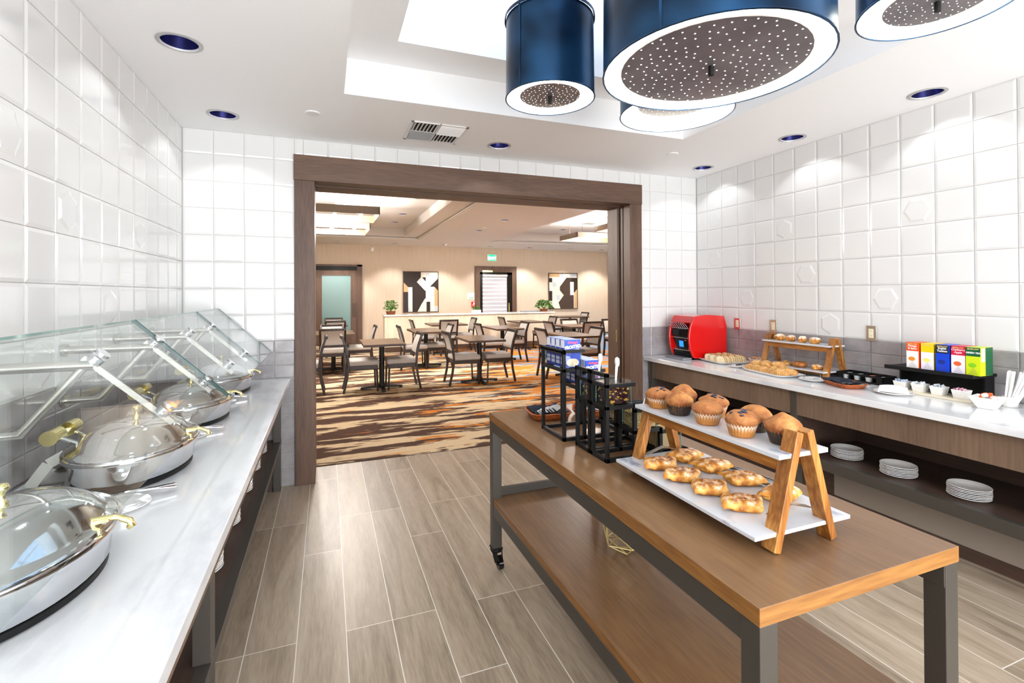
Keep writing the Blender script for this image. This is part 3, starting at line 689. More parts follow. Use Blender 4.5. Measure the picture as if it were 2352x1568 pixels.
# plants
def plant(x, y, z, r, h, pr, ph, seed, lab, pot='terra', sq=True):
    t = thing('potted_plant', lab, 'plant', (x, y, z), 0, None); rng = random.Random(seed)
    if sq: MB().lathe([(pr*.8, 0), (pr, ph), (pr*.94, ph), (pr*.9, ph*.8), (0, ph*.8)], 4 if False else 20, sx=1.25).build('pot', M[pot], t, smooth=40)
    else: MB().box(-pr, pr, -pr*.6, pr*.6, 0, ph).build('pot', M[pot], t, bevel=.004)
    mb = MB()
    for k in range(230 if r > .15 else 90):
        a = rng.random()*2*PI; e = rng.random()**.7; q = r*(.35+.65*rng.random()); zz = ph+h*e*.9
        rr = q*math.sqrt(max(.05, 1-(e-.25)**2*1.2)); c = Vector((rr*math.cos(a)*1.1, rr*math.sin(a), zz+rng.uniform(-.02, .03)))
        d = Vector((math.cos(a+rng.uniform(-.6, .6)), math.sin(a+rng.uniform(-.6, .6)), rng.uniform(-.5, .7))).normalized(); sd = d.cross(Vector((rng.uniform(-.4, .4), rng.uniform(-.4, .4), 1))).normalized(); up = sd.cross(d)
        l, w = rng.uniform(.045, .085)*r/.2, rng.uniform(.018, .032)*r/.2
        P = [c-d*l*.5, c-d*l*.1+sd*w+up*.006, c+d*l*.5-up*.012, c-d*l*.1-sd*w+up*.006]
        mb.b.faces.new([mb.b.verts.new(p) for p in (P[0], P[1], P[2])]); mb.b.faces.new([mb.b.verts.new(p) for p in (P[0], P[2], P[3])])
    mb.build('foliage', M['leaf'], t, fix=False)
    mb = MB()
    for k in range(14):
        a = 2*PI*k/14; mb.tube([(0, 0, ph*.8), (.3*r*math.cos(a), .3*r*math.sin(a), ph+h*.45), (.75*r*math.cos(a), .75*r*math.sin(a), ph+h*(.25+.6*((k*5) % 7)/7))], .003, 5)
    mb.build('stems', M['leaf'], t)
plant(1.58, 13.1, .985, .19, .29, .105, .085, 3, 'bushy green plant in a brown pot on the left end of the half wall ledge')
plant(6.02, 13.1, .985, .26, .27, .105, .08, 8, 'bushy green plant in a brown pot on the right end of the half wall ledge')
plant(3.925, 13.1, .985, .12, .09, .125, .085, 5, 'small green plant in a low white planter at the middle of the ledge', 'plastic', False)
tag(MB().box(5.33, 5.95, 13.12, 13.30, .986, 1.012).build('folder', M['pgrey'], bevel=.003), 'flat grey folder lying on the ledge beside the right plant', 'folder')

# far wall: sliding glass door, window door, pictures, signs
fy = FAR-.002
d = struct(MB().box(.865, 1.012, fy-.07, fy, 0, 2.425).box(-1.4, 1.012, fy-.07, fy, 2.37, 2.425).build('door_2', M['bwood']), 'brown frame of the sliding glass door at the far left')
MB().box(-1.4, .93, fy-.06, fy-.005, 2.25, 2.37).build('header_track', M['black'], d)
p = MB().box(.676, .865, fy-.05, fy-.01, .02, 2.25).box(-.32, -.136, fy-.05, fy-.01, .02, 2.25).box(-.136, .676, fy-.05, fy-.01, 2.095, 2.25).box(-.136, .676, fy-.05, fy-.01, .02, .3).build('sliding_panel', M['bwood'], d)
MB().box(-.136, .676, fy-.03, fy-.02, .3, 2.095).build('frosted_pane', M['frost'], p)
MB().box(.715, .83, fy-.056, fy-.05, .83, 1.26).box(.76, .785, fy-.075, fy-.055, .93, 1.16).build('door_handle', M['tedge'], p)
d = struct(MB().box(4.606, 4.766, fy-.06, fy, 0, 2.24).box(5.917, 6.078, fy-.06, fy, 0, 2.24).box(4.606, 6.078, fy-.06, fy, 2.24, 2.439).build('door_3', M['bwood']), 'dark glazed exit door in the far wall, blinds over the glass')
MB().box(4.766, 4.862, fy-.04, fy-.005, 0, 2.24).box(5.74, 5.917, fy-.04, fy-.005, 0, 2.24).box(4.766, 5.917, fy-.04, fy-.005, 2.16, 2.24).box(4.766, 5.917, fy-.04, fy-.005, 0, .3).build('door_leaf', M['pblack'], d)
b = MB().box(4.862, 5.74, fy-.02, fy-.012, .3, 2.16).build('blind', M['blindfab'], d)
mb = MB()
for k in range(13): mb.box(4.872, 5.70, fy-.024, fy-.0205, 2.02-k*.131, 2.05-k*.131)
mb.build('lit_gaps', M['blind'], b)
MB().cyl((4.862, fy-.04, 2.13), (5.74, fy-.04, 2.13), .035, 12).build('blind_roller', M['plastic'], b)
MB().box(4.84, 5.20, fy-.1, fy-.06, 2.24, 2.30).build('door_closer', M['brass'], d)
MB().tube([(5.12, fy-.08, 2.24), (5.33, fy-.12, 2.20), (5.30, fy-.06, 2.17)], .008, 6).build('closer_arm', M['iron'], d)
MB().cyl((5.80, fy-.06, .95), (5.80, fy-.06, 1.1), .012, 8).box(5.78, 5.82, fy-.05, fy-.038, .85, 1.2).build('door_handle', M['brass'], d)
s_ = thing('exit_sign', 'green lit EXIT sign above the exit door', 'sign', (5.19, fy-.03, 2.728))
MB().box(-.17, .17, -.025, .03, -.108, .108).build('housing', M['plastic'], s_, bevel=.02, seg=3)
MB().box(-.128, .128, -.031, -.0255, -.10, .10).build('green_panel', M['green'], s_)
M['litwhite'] = emis('lit_white_letters', '#ffffff', 2.2)
text('lettering', 'EXIT', .135, M['litwhite'], s_, (0, -.0325, -.02), (R(90), 0, 0), bold=.004)
s_ = thing('exit_notice', 'small white notice with green EXIT lettering beside the exit door', 'sign', (4.468, fy-.004, 1.44))
MB().box(-.115, .115, -.004, .003, -.112, .112).build('plate', M['paper'], s_)
M['gtext'] = pm('green_lettering', '#2f9e4e', .5); text('lettering', 'EXIT', .085, M['gtext'], s_, (.03, -.005, -.06), (R(90), 0, 0), bold=.002)
a_ = thing('fire_alarm', 'red fire alarm pull box below the notice by the exit door', 'alarm', (4.535, fy-.03, 1.17))
MB().box(-.06, .06, -.02, .03, -.085, .085).build('box', M['redenam'], a_, bevel=.006)
MB().box(-.005, .045, -.026, -.02, .0, .06).box(-.04, .04, -.03, -.02, -.035, -.015).build('pull_bar', M['plastic'], a_)
tag(MB().box(1.274, 1.357, fy-.04, fy, 2.845, 2.966).build('wall_strobe', M['plastic'], bevel=.008), 'small white box high on the far wall above the sliding door', 'sensor')
# abstract pictures: flat colour areas, each a hair above the one below
PCOL = [pm('art_black', '#2b2220', .25), pm('art_cream', '#e9e2d6', .3), pm('art_tan', '#c8a578', .3), pm('art_grey', '#c3c8d0', .3), pm('art_brown', '#453832', .25)]
def picture(name, lab, x0, x1, z0, z1, shapes):
    t = thing(name, lab, 'picture', ((x0+x1)/2, fy, z0)); w, h = x1-x0, z1-z0; f = .022
    MB().box(-w/2, -w/2+f, -.035, 0, 0, h).box(w/2-f, w/2, -.035, 0, 0, h).box(-w/2, w/2, -.035, 0, 0, f).box(-w/2, w/2, -.035, 0, h-f, h).build('frame', M['tedge'], t)
    mb = MB(); iw, ih = w-2*f, h-2*f
    for k, (ci, pts) in enumerate(shapes): mb.poly([(-w/2+f+iw*u, -.02-.0004*k, f+ih*(1-v)) for u, v in pts], ci)
    mb.build('canvas', PCOL, t, fix=False)
Q = lambda a, b, c, d_: [(a, b), (c, b), (c, d_), (a, d_)]
picture('framed_picture', 'framed black, cream and tan geometric picture at the left of the exit door', 2.24, 3.376, .936, 2.242,
 [(0, Q(0, 0, 1, 1)), (1, [(.5, 0), (1, 0), (1, .16), (.76, .37), (.88, .37), (1, .47), (1, 1), (.4, 1), (.52, .8), (.64, .66), (.64, .48), (.38, .25), (.5, .13)]), (3, [(.38, .25), (.51, .13), (.51, .24)]), (0, [(.53, .13), (.64, .13), (.64, .24)]), (3, Q(.65, .02, .76, .23)), (3, Q(.78, .5, .9, .63)), (2, [(.9, .37), (1, .47), (1, .86), (.9, .86)]), (3, Q(.9, .86, 1, 1)), (0, Q(.66, .75, .77, 1)), (2, [(0, .26), (.13, .38), (.13, .5), (0, .5)]), (3, Q(.13, .38, .25, .5)), (1, Q(.13, .5, .25, 1)), (3, [(.13, .88), (.25, 1), (.13, 1)]), (3, [(.52, .8), (.62, .66), (.62, .76)]), (3, [(.52, .38), (.62, .38), (.62, .47)])])
picture('framed_picture', 'framed brown, cream and tan geometric picture at the right of the exit door', 7.30, 8.453, .958, 2.244,
 [(1, Q(0, 0, 1, 1)), (2, Q(0, 0, .37, .1)), (3, Q(.37, 0, .5, .1)), (3, Q(.75, 0, 1, .1)), (0, Q(0, .13, .11, .25)), (4, [(.62, .12), (1, .12), (1, .45), (.88, .55), (.88, 1), (.4, 1), (.33, .83), (.52, .62), (.38, .48), (.38, .38)]), (0, [(.8, .12), (1, .12), (1, .45), (.9, .55), (.8, .3)]), (3, Q(.12, .25, .25, .38)), (3, [(0, .4), (.1, .5), (0, .5)]), (0, Q(0, .5, .11, .78)), (3, Q(.26, .62, .38, .75)), (1, Q(.75, .24, .88, .62)), (3, Q(.76, .5, .88, .62)), (2, [(.9, .55), (1, .45), (1, 1), (.9, 1)]), (0, [(0, .85), (.2, 1), (0, 1)])])
# ------------------------------------------------------------------ left buffet counter
t = thing('buffet_counter', 'long white-topped buffet counter along the left wall, with open shelf below', 'counter', (-.64, .8, 0))
YE = D-.012
MB().box(XL+.012, -.2736, YB+.05, YE, CZ-.04, CZ).build('countertop', M['quartz'], t, world=True, bevel=.003)
MB().box(-.365, -.338, YB+.1, YE-.01, .645, CZ-.041).build('apron', M['apron'], t, world=True)
MB().box(XL+.02, -.380, YB+.1, YE-.01, .353, .383).build('shelf', M['darkwood'], t, world=True)
MB().box(-.383, -.338, YB+.1, YE-.01, .345, .3835).build('shelf_rail', M['bronze'], t, world=True, bevel=.002)
MB().box(XL+.014, XL+.03, YB+.1, YE-.01, .02, CZ-.041).build('back_panel', M['darkwood'], t, world=True)
for y in (4.19, 1.78, -.6):
    MB().box(-.391, -.340, y-.03, y+.03, 0, CZ-.041).build('leg', M['bronze'], t, world=True, bevel=.002)
    MB().box(XL+.03, -.40, y-.012, y+.012, .0, .352).build('divider_panel', M['darkwood'], t, world=True)
# plates on the lower shelf
def plate_proto(r=.095, h=.014):
    return tag(MB().lathe([(0, .001), (r*.5, 0), (r*.56, .0005), (r*.62, .004), (r*.97, h-.002), (r, h), (r*.985, h+.002), (r*.64, .007), (r*.58, .004), (0, .004)], 36).build('plate', M['china'], smooth=50), 'x', 'plate')
plate0 = plate_proto(); first = [True]
def stack(x, y, z, n, where, dz=.0078):
    for k in range(n):
        o = plate0 if first[0] else plate0.copy()
        if first[0]: first[0] = False
        else: COL.objects.link(o)
        o.location = (x+.0015*math.sin(k*2.3+x*9), y+.0015*math.cos(k*1.7+y*7), z+.0005+k*dz)
        pos = 'top plate' if k == n-1 else ('bottom plate' if k == 0 else ORD[n-1-k]+' plate from the top')
        o['label'] = 'white '+pos+', '+where; o['group'] = 'plates, '+where
for i, y in enumerate((2.34, 2.77, 3.20, 3.56, 3.92)):
    stack(-.505, y, .383, 9, 'left counter shelf, '+['nearest stack', 'second stack from the camera', 'third stack from the camera', 'fourth stack from the camera', 'farthest stack'][i], .009)

# ------------------------------------------------------------------ chafing dishes
M['dsatin'] = pm('dull_stainless_strap', '#8f8d89', .4, .9)
def chafer_proto():
    t = thing('chafing_dish', 'x', 'chafing dish')
    S = (.195, .28)   # half sizes in x and y
    def ell(prof, mb, n=56): return mb.lathe([(r, z) for r, z in prof], n, sx=S[0], sy=S[1])
    ell([(0, .0), (.86, .0), (.9, .004), (.9, .018), (.0, .019)], MB()).build('black_base', M['black'], t, smooth=50)
    ell([(.88, .018), (.925, .03), (.945, .095), (.95, .1), (1.02, .103), (1.035, .1), (1.04, .106), (1.03, .113), (.985, .114), (.96, .104)], MB()).build('water_pan', M['chrome'], t, smooth=40)
    l = ell([(.985, .113), (.992, .117), (.97, .122), (.90, .124), (.86, .132), (.74, .158), (.58, .178), (.38, .191), (.18, .196), (0, .197)], MB()).build('lid', M['chrome'], t, smooth=40)
    MB().lathe([(.011, .195), (.013, .2), (.007, .208), (.006, .22), (.011, .229), (.014, .236), (.011, .243), (0, .246)], 16).build('lid_knob', M['brass'], l, smooth=60)
    # hinge with two brass barrels on the wall side, and its stand
    for s in (-1, 1):
        h = MB().cyl((-.222, s*.062-.036, .168), (-.225, s*.062+.036, .168), .0265, 20).build('hinge_barrel', M['brass'], t, smooth=40)
        MB().cyl((-.215, s*.05, .16), (-.165, s*.04, .13), .0075, 8).build('hinge_arm', M['chrome'], h, smooth=40)
    MB().cyl((-.222, -.09, .165), (-.222, .09, .165), .01, 10).build('hinge_pin', M['chrome'], t, smooth=40)
    mb = MB()
    for s in (-1, 1):
        mb.beam((-.19, s*.06, .10), (-.232, s*.075, .075), .035, .004, up=(0, 1, 0)).beam((-.232, s*.075, .075), (-.275, s*.095, .004), .035, .004, up=(0, 1, 0)).beam((-.275, s*.095, .004), (-.19, s*.08, .004), .035, .003, up=(0, 0, 1))
    mb.build('hinge_stand', M['dsatin'], t)
    # scrolled brass handle over the front rim
    mb = MB(); mb.beam((.150, 0, .128), (.197, 0, .135), .022, .008).tube([(.12, 0, .131), (.16, 0, .136), (.19, .0, .137), (.214, 0, .134), (.236, 0, .122), (.240, 0, .112), (.232, 0, .106)], [.003, .005, .006, .007, .008, .009, .006], 10)
    mb.build('handle', M['brass'], t, smooth=60)
    MB().lathe([(0, .0), (.003, .001), (.003, .004), (0, .005)], 10, (.168, -.02, .006)).build('pilot_light', emis('red_pilot_light', '#ff1240', 2) if 'pilot' not in M else M['pilot'], t)
    return t
M['pilot'] = emis('red_pilot_light', '#ff1240', 2)
cf0 = chafer_proto()
for i, (y, lab) in enumerate(((1.42, 'oval steel chafing dish cut by the left picture edge, nearest the camera'), (2.24, 'oval steel chafing dish, second from the camera, whole in view'), (3.03, 'oval steel chafing dish, third from the camera, behind the glass seam'), (3.83, 'oval steel chafing dish nearest the corner, lid lifted off its rim'))):
    o = cf0 if i == 0 else dup(cf0, (-.68, y, CZ)); o.location = (-.68, y, CZ+.0012); o['label'] = lab; o['category'] = 'chafing dish'; o['group'] = 'chafing dishes under the glass guard'

# ------------------------------------------------------------------ tongs and saucers
def tongs(name, lab, loc, rz, L=.23, spread=.05, mat_='chrome', flat=True, group=None):
    t = thing(name, lab, 'tongs', loc, rz, group)
    for s in (-1, 1):
        mb = MB(); n = 12; P = []
        for k in range(n+1):
            u = k/n; o_ = s*spread*(.06+.94*math.sin(min(1, u*1.05)*PI*.62)**1.0)*.5
            w = .010+.004*math.sin(u*PI)+(.012 if u > .86 else 0)
            P.append((L*u, o_, w))
        for (x0, y0, w0), (x1, y1, w1) in zip(P, P[1:]):
            for q in (0, 1): pass
        rows = []
        for x, y, w in P: rows.append([mb.b.verts.new((x, y+d, z)) for d, z in ((-.0012, .004), (.0012, .004), (.0012, .004+w), (-.0012, .004+w))])
        for a, b in zip(rows, rows[1:]):
            for k in range(4): mb.b.faces.new((a[k], a[(k+1) % 4], b[(k+1) % 4], b[k]))
        mb.b.faces.new(rows[0]); mb.b.faces.new(rows[-1][::-1])
        mb.build('arm', M[mat_], t, smooth=50)
    MB().lathe([(.006, 0), (.006, .018), (0, .019)], 12, (.002, 0, .003)).build('spring_end', M[mat_], t, smooth=50)
    return t
def spoon_tongs(lab, loc, rz, group):
    t = thing('serving_tongs', lab, 'tongs', loc, rz, group)
    for s in (-1, 1):
        mb = MB(); z0 = .016 if s > 0 else .006
        pts = [(-.13, .0), (-.07, s*.012), (0, s*.016), (.05, s*.012)]
        path = [Vector((x, y, z0+.012*(1-abs(x)/.13))) for x, y in pts]
        for a, b in zip(path, path[1:]): mb.beam(a, b, .012, .003, up=(0, 0, 1))
        mb.lathe([(0, -.004), (.6, -.002), (1, .004), (.96, .005), (.55, 0), (0, -.002)], 20, (.092, s*.012, z0+.006), sx=.055, sy=.024)
        mb.build('spoon_arm', M['chrome'], t, smooth=50)
    return t
sau = []
for i, (y, lab) in enumerate(((1.87, 'between the two nearest chafing dishes'), (2.66, 'between the second and third chafing dishes'), (3.43, 'between the third and fourth chafing dishes'))):
    o = plate0.copy(); COL.objects.link(o); o.location = (-.61, y-.02, CZ+.0005); o['label'] = 'white saucer under serving tongs '+lab; o['group'] = 'saucers on the buffet counter'; o.scale = (.9, .9, .9)
    spoon_tongs('steel serving tongs on a saucer '+lab, (-.60, y+.03, CZ+.010), R(203), 'serving tongs on the buffet counter')

# ------------------------------------------------------------------ sneeze guard
t = thing('sneeze_guard', 'sloping glass sneeze guard on steel brackets above the chafing dishes', 'sneeze guard', (XL, 2.0, 1.2))
GA, GB = Vector((-.415, 0, 1.074)), Vector((-.766, 0, 1.42)); gd = (GB-GA).normalized(); gn = Vector((gd.z, 0, -gd.x)); th = .013
def pane(y0, y1):
    mb = MB(); c = [(GA, 0), (GB, 0), (GB, 1), (GA, 1)]; lo = []; hi = []
    for p, s in c:
        y = y1 if s else y0; lo.append(mb.b.verts.new(Vector((p.x, y, p.z))-gn*th/2)); hi.append(mb.b.verts.new(Vector((p.x, y, p.z))+gn*th/2))
    mb.b.faces.new(lo[::-1]).material_index = 0; mb.b.faces.new(hi).material_index = 0
    for k in range(4): mb.b.faces.new((lo[k], lo[(k+1) % 4], hi[(k+1) % 4], hi[k])).material_index = 2 if k in (1, 3) else 1
    return mb.build('glass_pane', [M['glass'], M['edge'], M['edge'], M['aqua']], t, world=True)
def fixp(o): o.data.materials[2] = M['aqua']
for a, b in ((.30, 2.49), (2.50, 3.54), (3.55, 4.22)): fixp(pane(a, b))
def bracket(y, zu, xe):
    b = MB().cyl((XL+.012, y, zu), (xe, y, zu), .0165, 16).tube([(XL+.012, y, 1.10), (-.88, y, 1.10), (xe-.03, y, zu-.005)], .0135, 12).build('bracket_tube', M['satin'], t, world=True, smooth=50)
    for z in (zu, 1.10): MB().cyl((XL+.010, y, z), (XL+.025, y, z), .026, 20).build('wall_flange', M['satin'], b, world=True, smooth=40)
    return b
for y, clips in ((1.93, False), (2.495, True), (3.03, False), (3.545, True)):
    gx = lambda z: GA.x+(GB.x-GA.x)*(z-GA.z)/(GB.z-GA.z)
    b = bracket(y, 1.305, gx(1.305)-.045)
    MB().beam((gx(1.36)-.02, y, 1.33), (gx(1.12)-.022, y, 1.10), .018, .012, up=(0, 1, 0)).build('clamp_bar', M['satin'], b, world=True)
    for z in (1.335, 1.155):
        c = Vector((gx(z), y, z))
        MB().cyl(c-gn*.03, c-gn*.005, .022, 20).cyl(c+gn*.005, c+gn*.012, .022, 20).build('glass_clamp', M['chrome'], b, world=True, smooth=40)
# ------------------------------------------------------------------ island cart
CT, CX0, CX1, CY0, CY1 = .855, .856, 1.556, .776, 2.61
t = thing('serving_cart', 'wheeled serving cart with walnut top and dark steel frame in the middle', 'cart', ((CX0+CX1)/2, (CY0+CY1)/2, 0))
def topped(name, x0, x1, y0, y1, z0, z1):
    mb = MB().box(x0, x1, y0, y1, z0, z1); mb.b.faces.ensure_lookup_table()
    for f in mb.b.faces:
        f.normal_update(); f.material_index = 0 if abs(f.normal.z) > .5 else (1 if abs(f.normal.x) > .5 else 2)
    return mb.build(name, [M['carttop'], M['cartedge'], M['cartend']], t, world=True, bevel=.0015)
topped('tabletop', CX0, CX1, CY0, CY1, CT-.041, CT)
topped('lower_shelf', CX0+.006, CX1-.006, CY0+.006, CY1-.006, .352, .386)
fw = .052
mb = MB()
for z0, z1 in ((CT-.041-.06, CT-.041), (.292, .352)):
    mb.box(CX0+.004, CX0+.004+fw, CY0+.004, CY1-.004, z0, z1).box(CX1-.004-fw, CX1-.004, CY0+.004, CY1-.004, z0, z1).box(CX0+.05, CX1-.05, CY1-.004-fw, CY1-.004, z0+.012, z1)
mb.box(CX0+.05, CX1-.05, CY1-.03, CY1-.008, .386, .432)
mb.build('steel_frame', M['bronze'], t, world=True, bevel=.002)
for x in (CX0+.002, CX1-.002-fw):
    for y in (CY0+.002, CY1-.002-fw):
        MB().box(x, x+fw, y, y+fw, .108, CT-.041).build('leg', M['bronze'], t, world=True, bevel=.002)
        cx, cy = x+fw/2, y+fw/2
        c = MB().box(cx-.03, cx+.03, cy-.03, cy+.03, .1, .108).lathe([(.03, .1), (.034, .094), (.030, .084), (.014, .08)], 18, (cx, cy, 0)).beam((cx-.013, cy-.004, .085), (cx-.006, cy-.035, .036), .004, .05, up=(0, 0, 1)).beam((cx+.031, cy-.004, .085), (cx+.024, cy-.035, .036), .004, .05, up=(0, 0, 1)).beam((cx-.02, cy-.06, .05), (cx+.02, cy-.075, .03), .03, .006).build('caster', M['black'], t, world=True)
        MB().cyl((cx-.004, cy-.036, .036), (cx+.02, cy-.036, .036), .036, 24).build('wheel', M['pblack'], c, world=True, smooth=40)

# ------------------------------------------------------------------ A-frame display stands
def stand(lab, cx, y0, y1, z, lw=.35, uw=.18):
    t = thing('display_stand', lab, 'display stand', (cx, (y0+y1)/2, z), 0, 'wooden A-frame display stands'); L = (y1-y0)/2
    for sy in (-1, 1):
        for sx in (-1, 1):
            mb = MB(); y = sy*(L-.018); mb.beam((sx*.104, y, .003), (sx*.006+sx*.012, y, .303), .024, .042, up=(0, 1, 0)); mb.build('leg', M['acacia'], t, bevel=.002)
        h = MB().beam((-.075, sy*(L-.05), .075), (0, sy*(L-.05), .095), .003, .016, up=(0, 1, 0)).beam((0, sy*(L-.05), .095), (.075, sy*(L-.05), .075), .003, .016, up=(0, 1, 0)).build('folding_brace', M['satin'], t)
    for sx in (-1, 1):
        MB().box(sx*.047-.008, sx*.047+.008, -L+.036, L-.036, .196, .238).build('rail', M['acaciay'], t, bevel=.001)
        MB().box(sx*.098-.008, sx*.098+.008, -L+.03, L-.03, .022, .044).build('rail', M['acaciay'], t, bevel=.001)
    MB().box(-uw/2, uw/2, -L+.002, L-.002, .2385, .2505).build('upper_shelf', M['marble'], t, bevel=.001)
    MB().box(-lw/2, lw/2, -L+.002, L-.002, .0445, .055).build('lower_shelf', M['marble'], t, bevel=.001)
    return t
stand('wooden A-frame stand with two marble shelves of muffins and pastries on the cart', 1.178, .92, 1.55, CT)

# muffins
M['muffin'] = pm('baked_muffin_crumb', '#8a4a1f', .7, col2='#bd7f45', scale=26, bump=.6, bscale=60, lo=.3, hi=.75)
M['mtop'] = pm('pale_muffin_top', '#8d4d1e', .7, col2='#c58a4c', scale=20, bump=.5, bscale=60)
M['wrapw'] = pm('waxed_paper_wrapper', '#cf9a55', .6, col2='#efe6d4', scale=3)
M['wrapd'] = pm('dark_paper_wrapper', '#2f1d16', .5, col2='#5a4424', scale=40, lo=.5, hi=.75)
M['berry'] = pm('blueberry', '#23203c', .35)
def wrap_mat():
    m, nt, p = newmat('pleated_wrapper'); N = nt.nodes; L = nt.links
    tc = N.new('ShaderNodeTexCoord'); s = N.new('ShaderNodeSeparateXYZ'); L.new(tc.outputs['Object'], s.inputs[0])
    nz = N.new('ShaderNodeTexNoise'); nz.inputs['Scale'].default_value = 30; L.new(tc.outputs['Object'], nz.inputs['Vector'])
    a = N.new('ShaderNodeMath'); a.operation = 'MULTIPLY_ADD'; a.inputs[1].default_value = .02; L.new(nz.outputs['Fac'], a.inputs[0]); L.new(s.outputs[2], a.inputs[2])
    at = N.new('ShaderNodeMath'); at.operation = 'ARCTAN2'; L.new(s.outputs[1], at.inputs[0]); L.new(s.outputs[0], at.inputs[1])
    sn = N.new('ShaderNodeMath'); sn.operation = 'MULTIPLY'; sn.inputs[1].default_value = 28; L.new(at.outputs[0], sn.inputs[0]); s2 = N.new('ShaderNodeMath'); s2.operation = 'SINE'; L.new(sn.outputs[0], s2.inputs[0])
    a2 = N.new('ShaderNodeMath'); a2.operation = 'MULTIPLY_ADD'; a2.inputs[1].default_value = -.007; L.new(s2.outputs[0], a2.inputs[0]); L.new(a.outputs[0], a2.inputs[2]); a = a2
    r = N.new('ShaderNodeValToRGB'); e = r.color_ramp.elements; e[0].position = .0; e[0].color = lin('#b97a38'); e[1].position = 1; e[1].color = lin('#f3ede0')
    mr = N.new('ShaderNodeMapRange'); mr.inputs['From Min'].default_value = .034; mr.inputs['From Max'].default_value = .060; L.new(a.outputs[0], mr.inputs[0]); L.new(mr.outputs[0], r.inputs[0])
    L.new(r.outputs[0], p.inputs['Base Color']); p.inputs['Roughness'].default_value = .6; return m
M['wrapw'] = wrap_mat()
def muffin(lab, x, y, z, dark, berries, seed, r=.0435, peak=0):
    t = thing('muffin', lab, 'muffin', (x, y, z), seed*.9, 'muffins on the upper marble shelf'); t.scale = (1.0, 1.0, .84)
    np_ = 28
    MB().lathe([(0, .001), (r*.74, .001), (r*.78, .004), (r*.97, .042), (r*1.0, .046), (r*.96, .045), (r*.9, .04)], np_*4, rf=lambda a, q: 1+.038*math.sin(np_*a)*(min(1, q/.02)), ).build('wrapper', M['wrapd' if dark else 'wrapw'], t, smooth=70)
    rng = random.Random(seed)
    mb = MB()
    prof = [(r*.9, .036), (r*1.0, .044), (r*1.10, .051), (r*1.12, .057), (r*1.06, .065), (r*.92, .073), (r*.7, .080+peak*.3), (r*.42, .0855+peak*.7), (r*.18, .088+peak), (0, .0885+peak)]
    mb.lathe(prof, 32)
    for v in mb.b.verts:
        d = noise.noise(Vector((v.co.x*38+seed*5, v.co.y*38, v.co.z*38)))*.0038+noise.noise(Vector((v.co.x*95, v.co.y*95+seed, v.co.z*95)))*.0018
        n = Vector((v.co.x, v.co.y, (v.co.z-.045))).normalized()
        if v.co.z > .05: v.co += n*d
    c = mb.build('cap', M['mtop' if peak else 'muffin'], t, smooth=180)
    for k in range(berries+2 if berries else 0):
        a, q = rng.random()*2*PI if k > 3 else rng.uniform(-2.6, -.9)-seed*.9, r*rng.uniform(.15, .75); zz = .0885-(q/r)**2*.02
        MB().blob((q*math.cos(a), q*math.sin(a), zz), (.0075, .0055, .003), seed*10+k, .35, 10).build('blueberry', M['berry'], c, smooth=180)
    return t
US, LS = CT+.2505, CT+.055
for i, (x, y, dark, nb, pk, lab) in enumerate(((1.142, 1.475, 0, 4, 0, 'muffin in pale wrapper at the far end of the upper shelf'), (1.142, 1.365, 1, 0, .006, 'muffin in dark wrapper, second in the front row from the far end'), (1.225, 1.44, 1, 0, .012, 'pale-topped muffin behind the first two, at the far end'), (1.145, 1.235, 0, 0, 0, 'plain-topped muffin in pale wrapper in the middle of the front row'),
  (1.232, 1.30, 0, 7, 0, 'blueberry muffin in the back row, middle of the upper shelf'), (1.222, 1.12, 1, 0, .004, 'muffin half hidden behind the near blueberry muffin'), (1.142, 1.095, 0, 9, 0, 'blueberry muffin in pale wrapper, near end of the front row'), (1.19, .995, 1, 0, .012, 'peaked muffin in dark wrapper beside the near wooden leg'))):
    muffin(lab, x, y, US, dark, nb, i+1, peak=pk)

# danish pastries
def danish_mat():
    m, nt, p = newmat('flaky_sugared_pastry'); N = nt.nodes; L = nt.links
    tc = N.new('ShaderNodeTexCoord'); n1 = N.new('ShaderNodeTexNoise'); n1.inputs['Scale'].default_value = 38; n1.inputs['Detail'].default_value = 5; L.new(tc.outputs['Object'], n1.inputs['Vector'])
    r = N.new('ShaderNodeValToRGB'); e = r.color_ramp.elements; e[0].position = .32; e[0].color = lin('#8a4711'); e[1].position = .70; e[1].color = lin('#ecbf68'); q = e.new(.5); q.color = lin('#cb852a'); L.new(n1.outputs['Fac'], r.inputs[0])
    n2 = N.new('ShaderNodeTexNoise'); n2.inputs['Scale'].default_value = 34; n2.inputs['Detail'].default_value = 10; n2.inputs['Roughness'].default_value = .75; L.new(tc.outputs['Object'], n2.inputs['Vector'])
    s = N.new('ShaderNodeSeparateXYZ'); L.new(tc.outputs['Object'], s.inputs[0])
    a = N.new('ShaderNodeMath'); a.operation = 'MULTIPLY_ADD'; a.inputs[1].default_value = 9.0; L.new(s.outputs[2], a.inputs[0]); L.new(n2.outputs['Fac'], a.inputs[2])
    mr = N.new('ShaderNodeMapRange'); mr.inputs['From Min'].default_value = .75; mr.inputs['From Max'].default_value = .87; mr.inputs['To Max'].default_value = .72; L.new(a.outputs[0], mr.inputs[0])
    x = N.new('ShaderNodeMixRGB'); L.new(mr.outputs[0], x.inputs[0]); L.new(r.outputs[0], x.inputs[1]); x.inputs[2].default_value = lin('#f4ebe0'); L.new(x.outputs[0], p.inputs['Base Color'])
    bp = N.new('ShaderNodeBump'); bp.inputs['Strength'].default_value = .5; bp.inputs['Distance'].default_value = .004; L.new(n1.outputs['Fac'], bp.inputs['Height']); L.new(bp.outputs[0], p.inputs['Normal'])
    p.inputs['Roughness'].default_value = .62; return m
M['danish'] = danish_mat()
M['custard'] = pm('yellow_custard', '#f2d98a', .4)
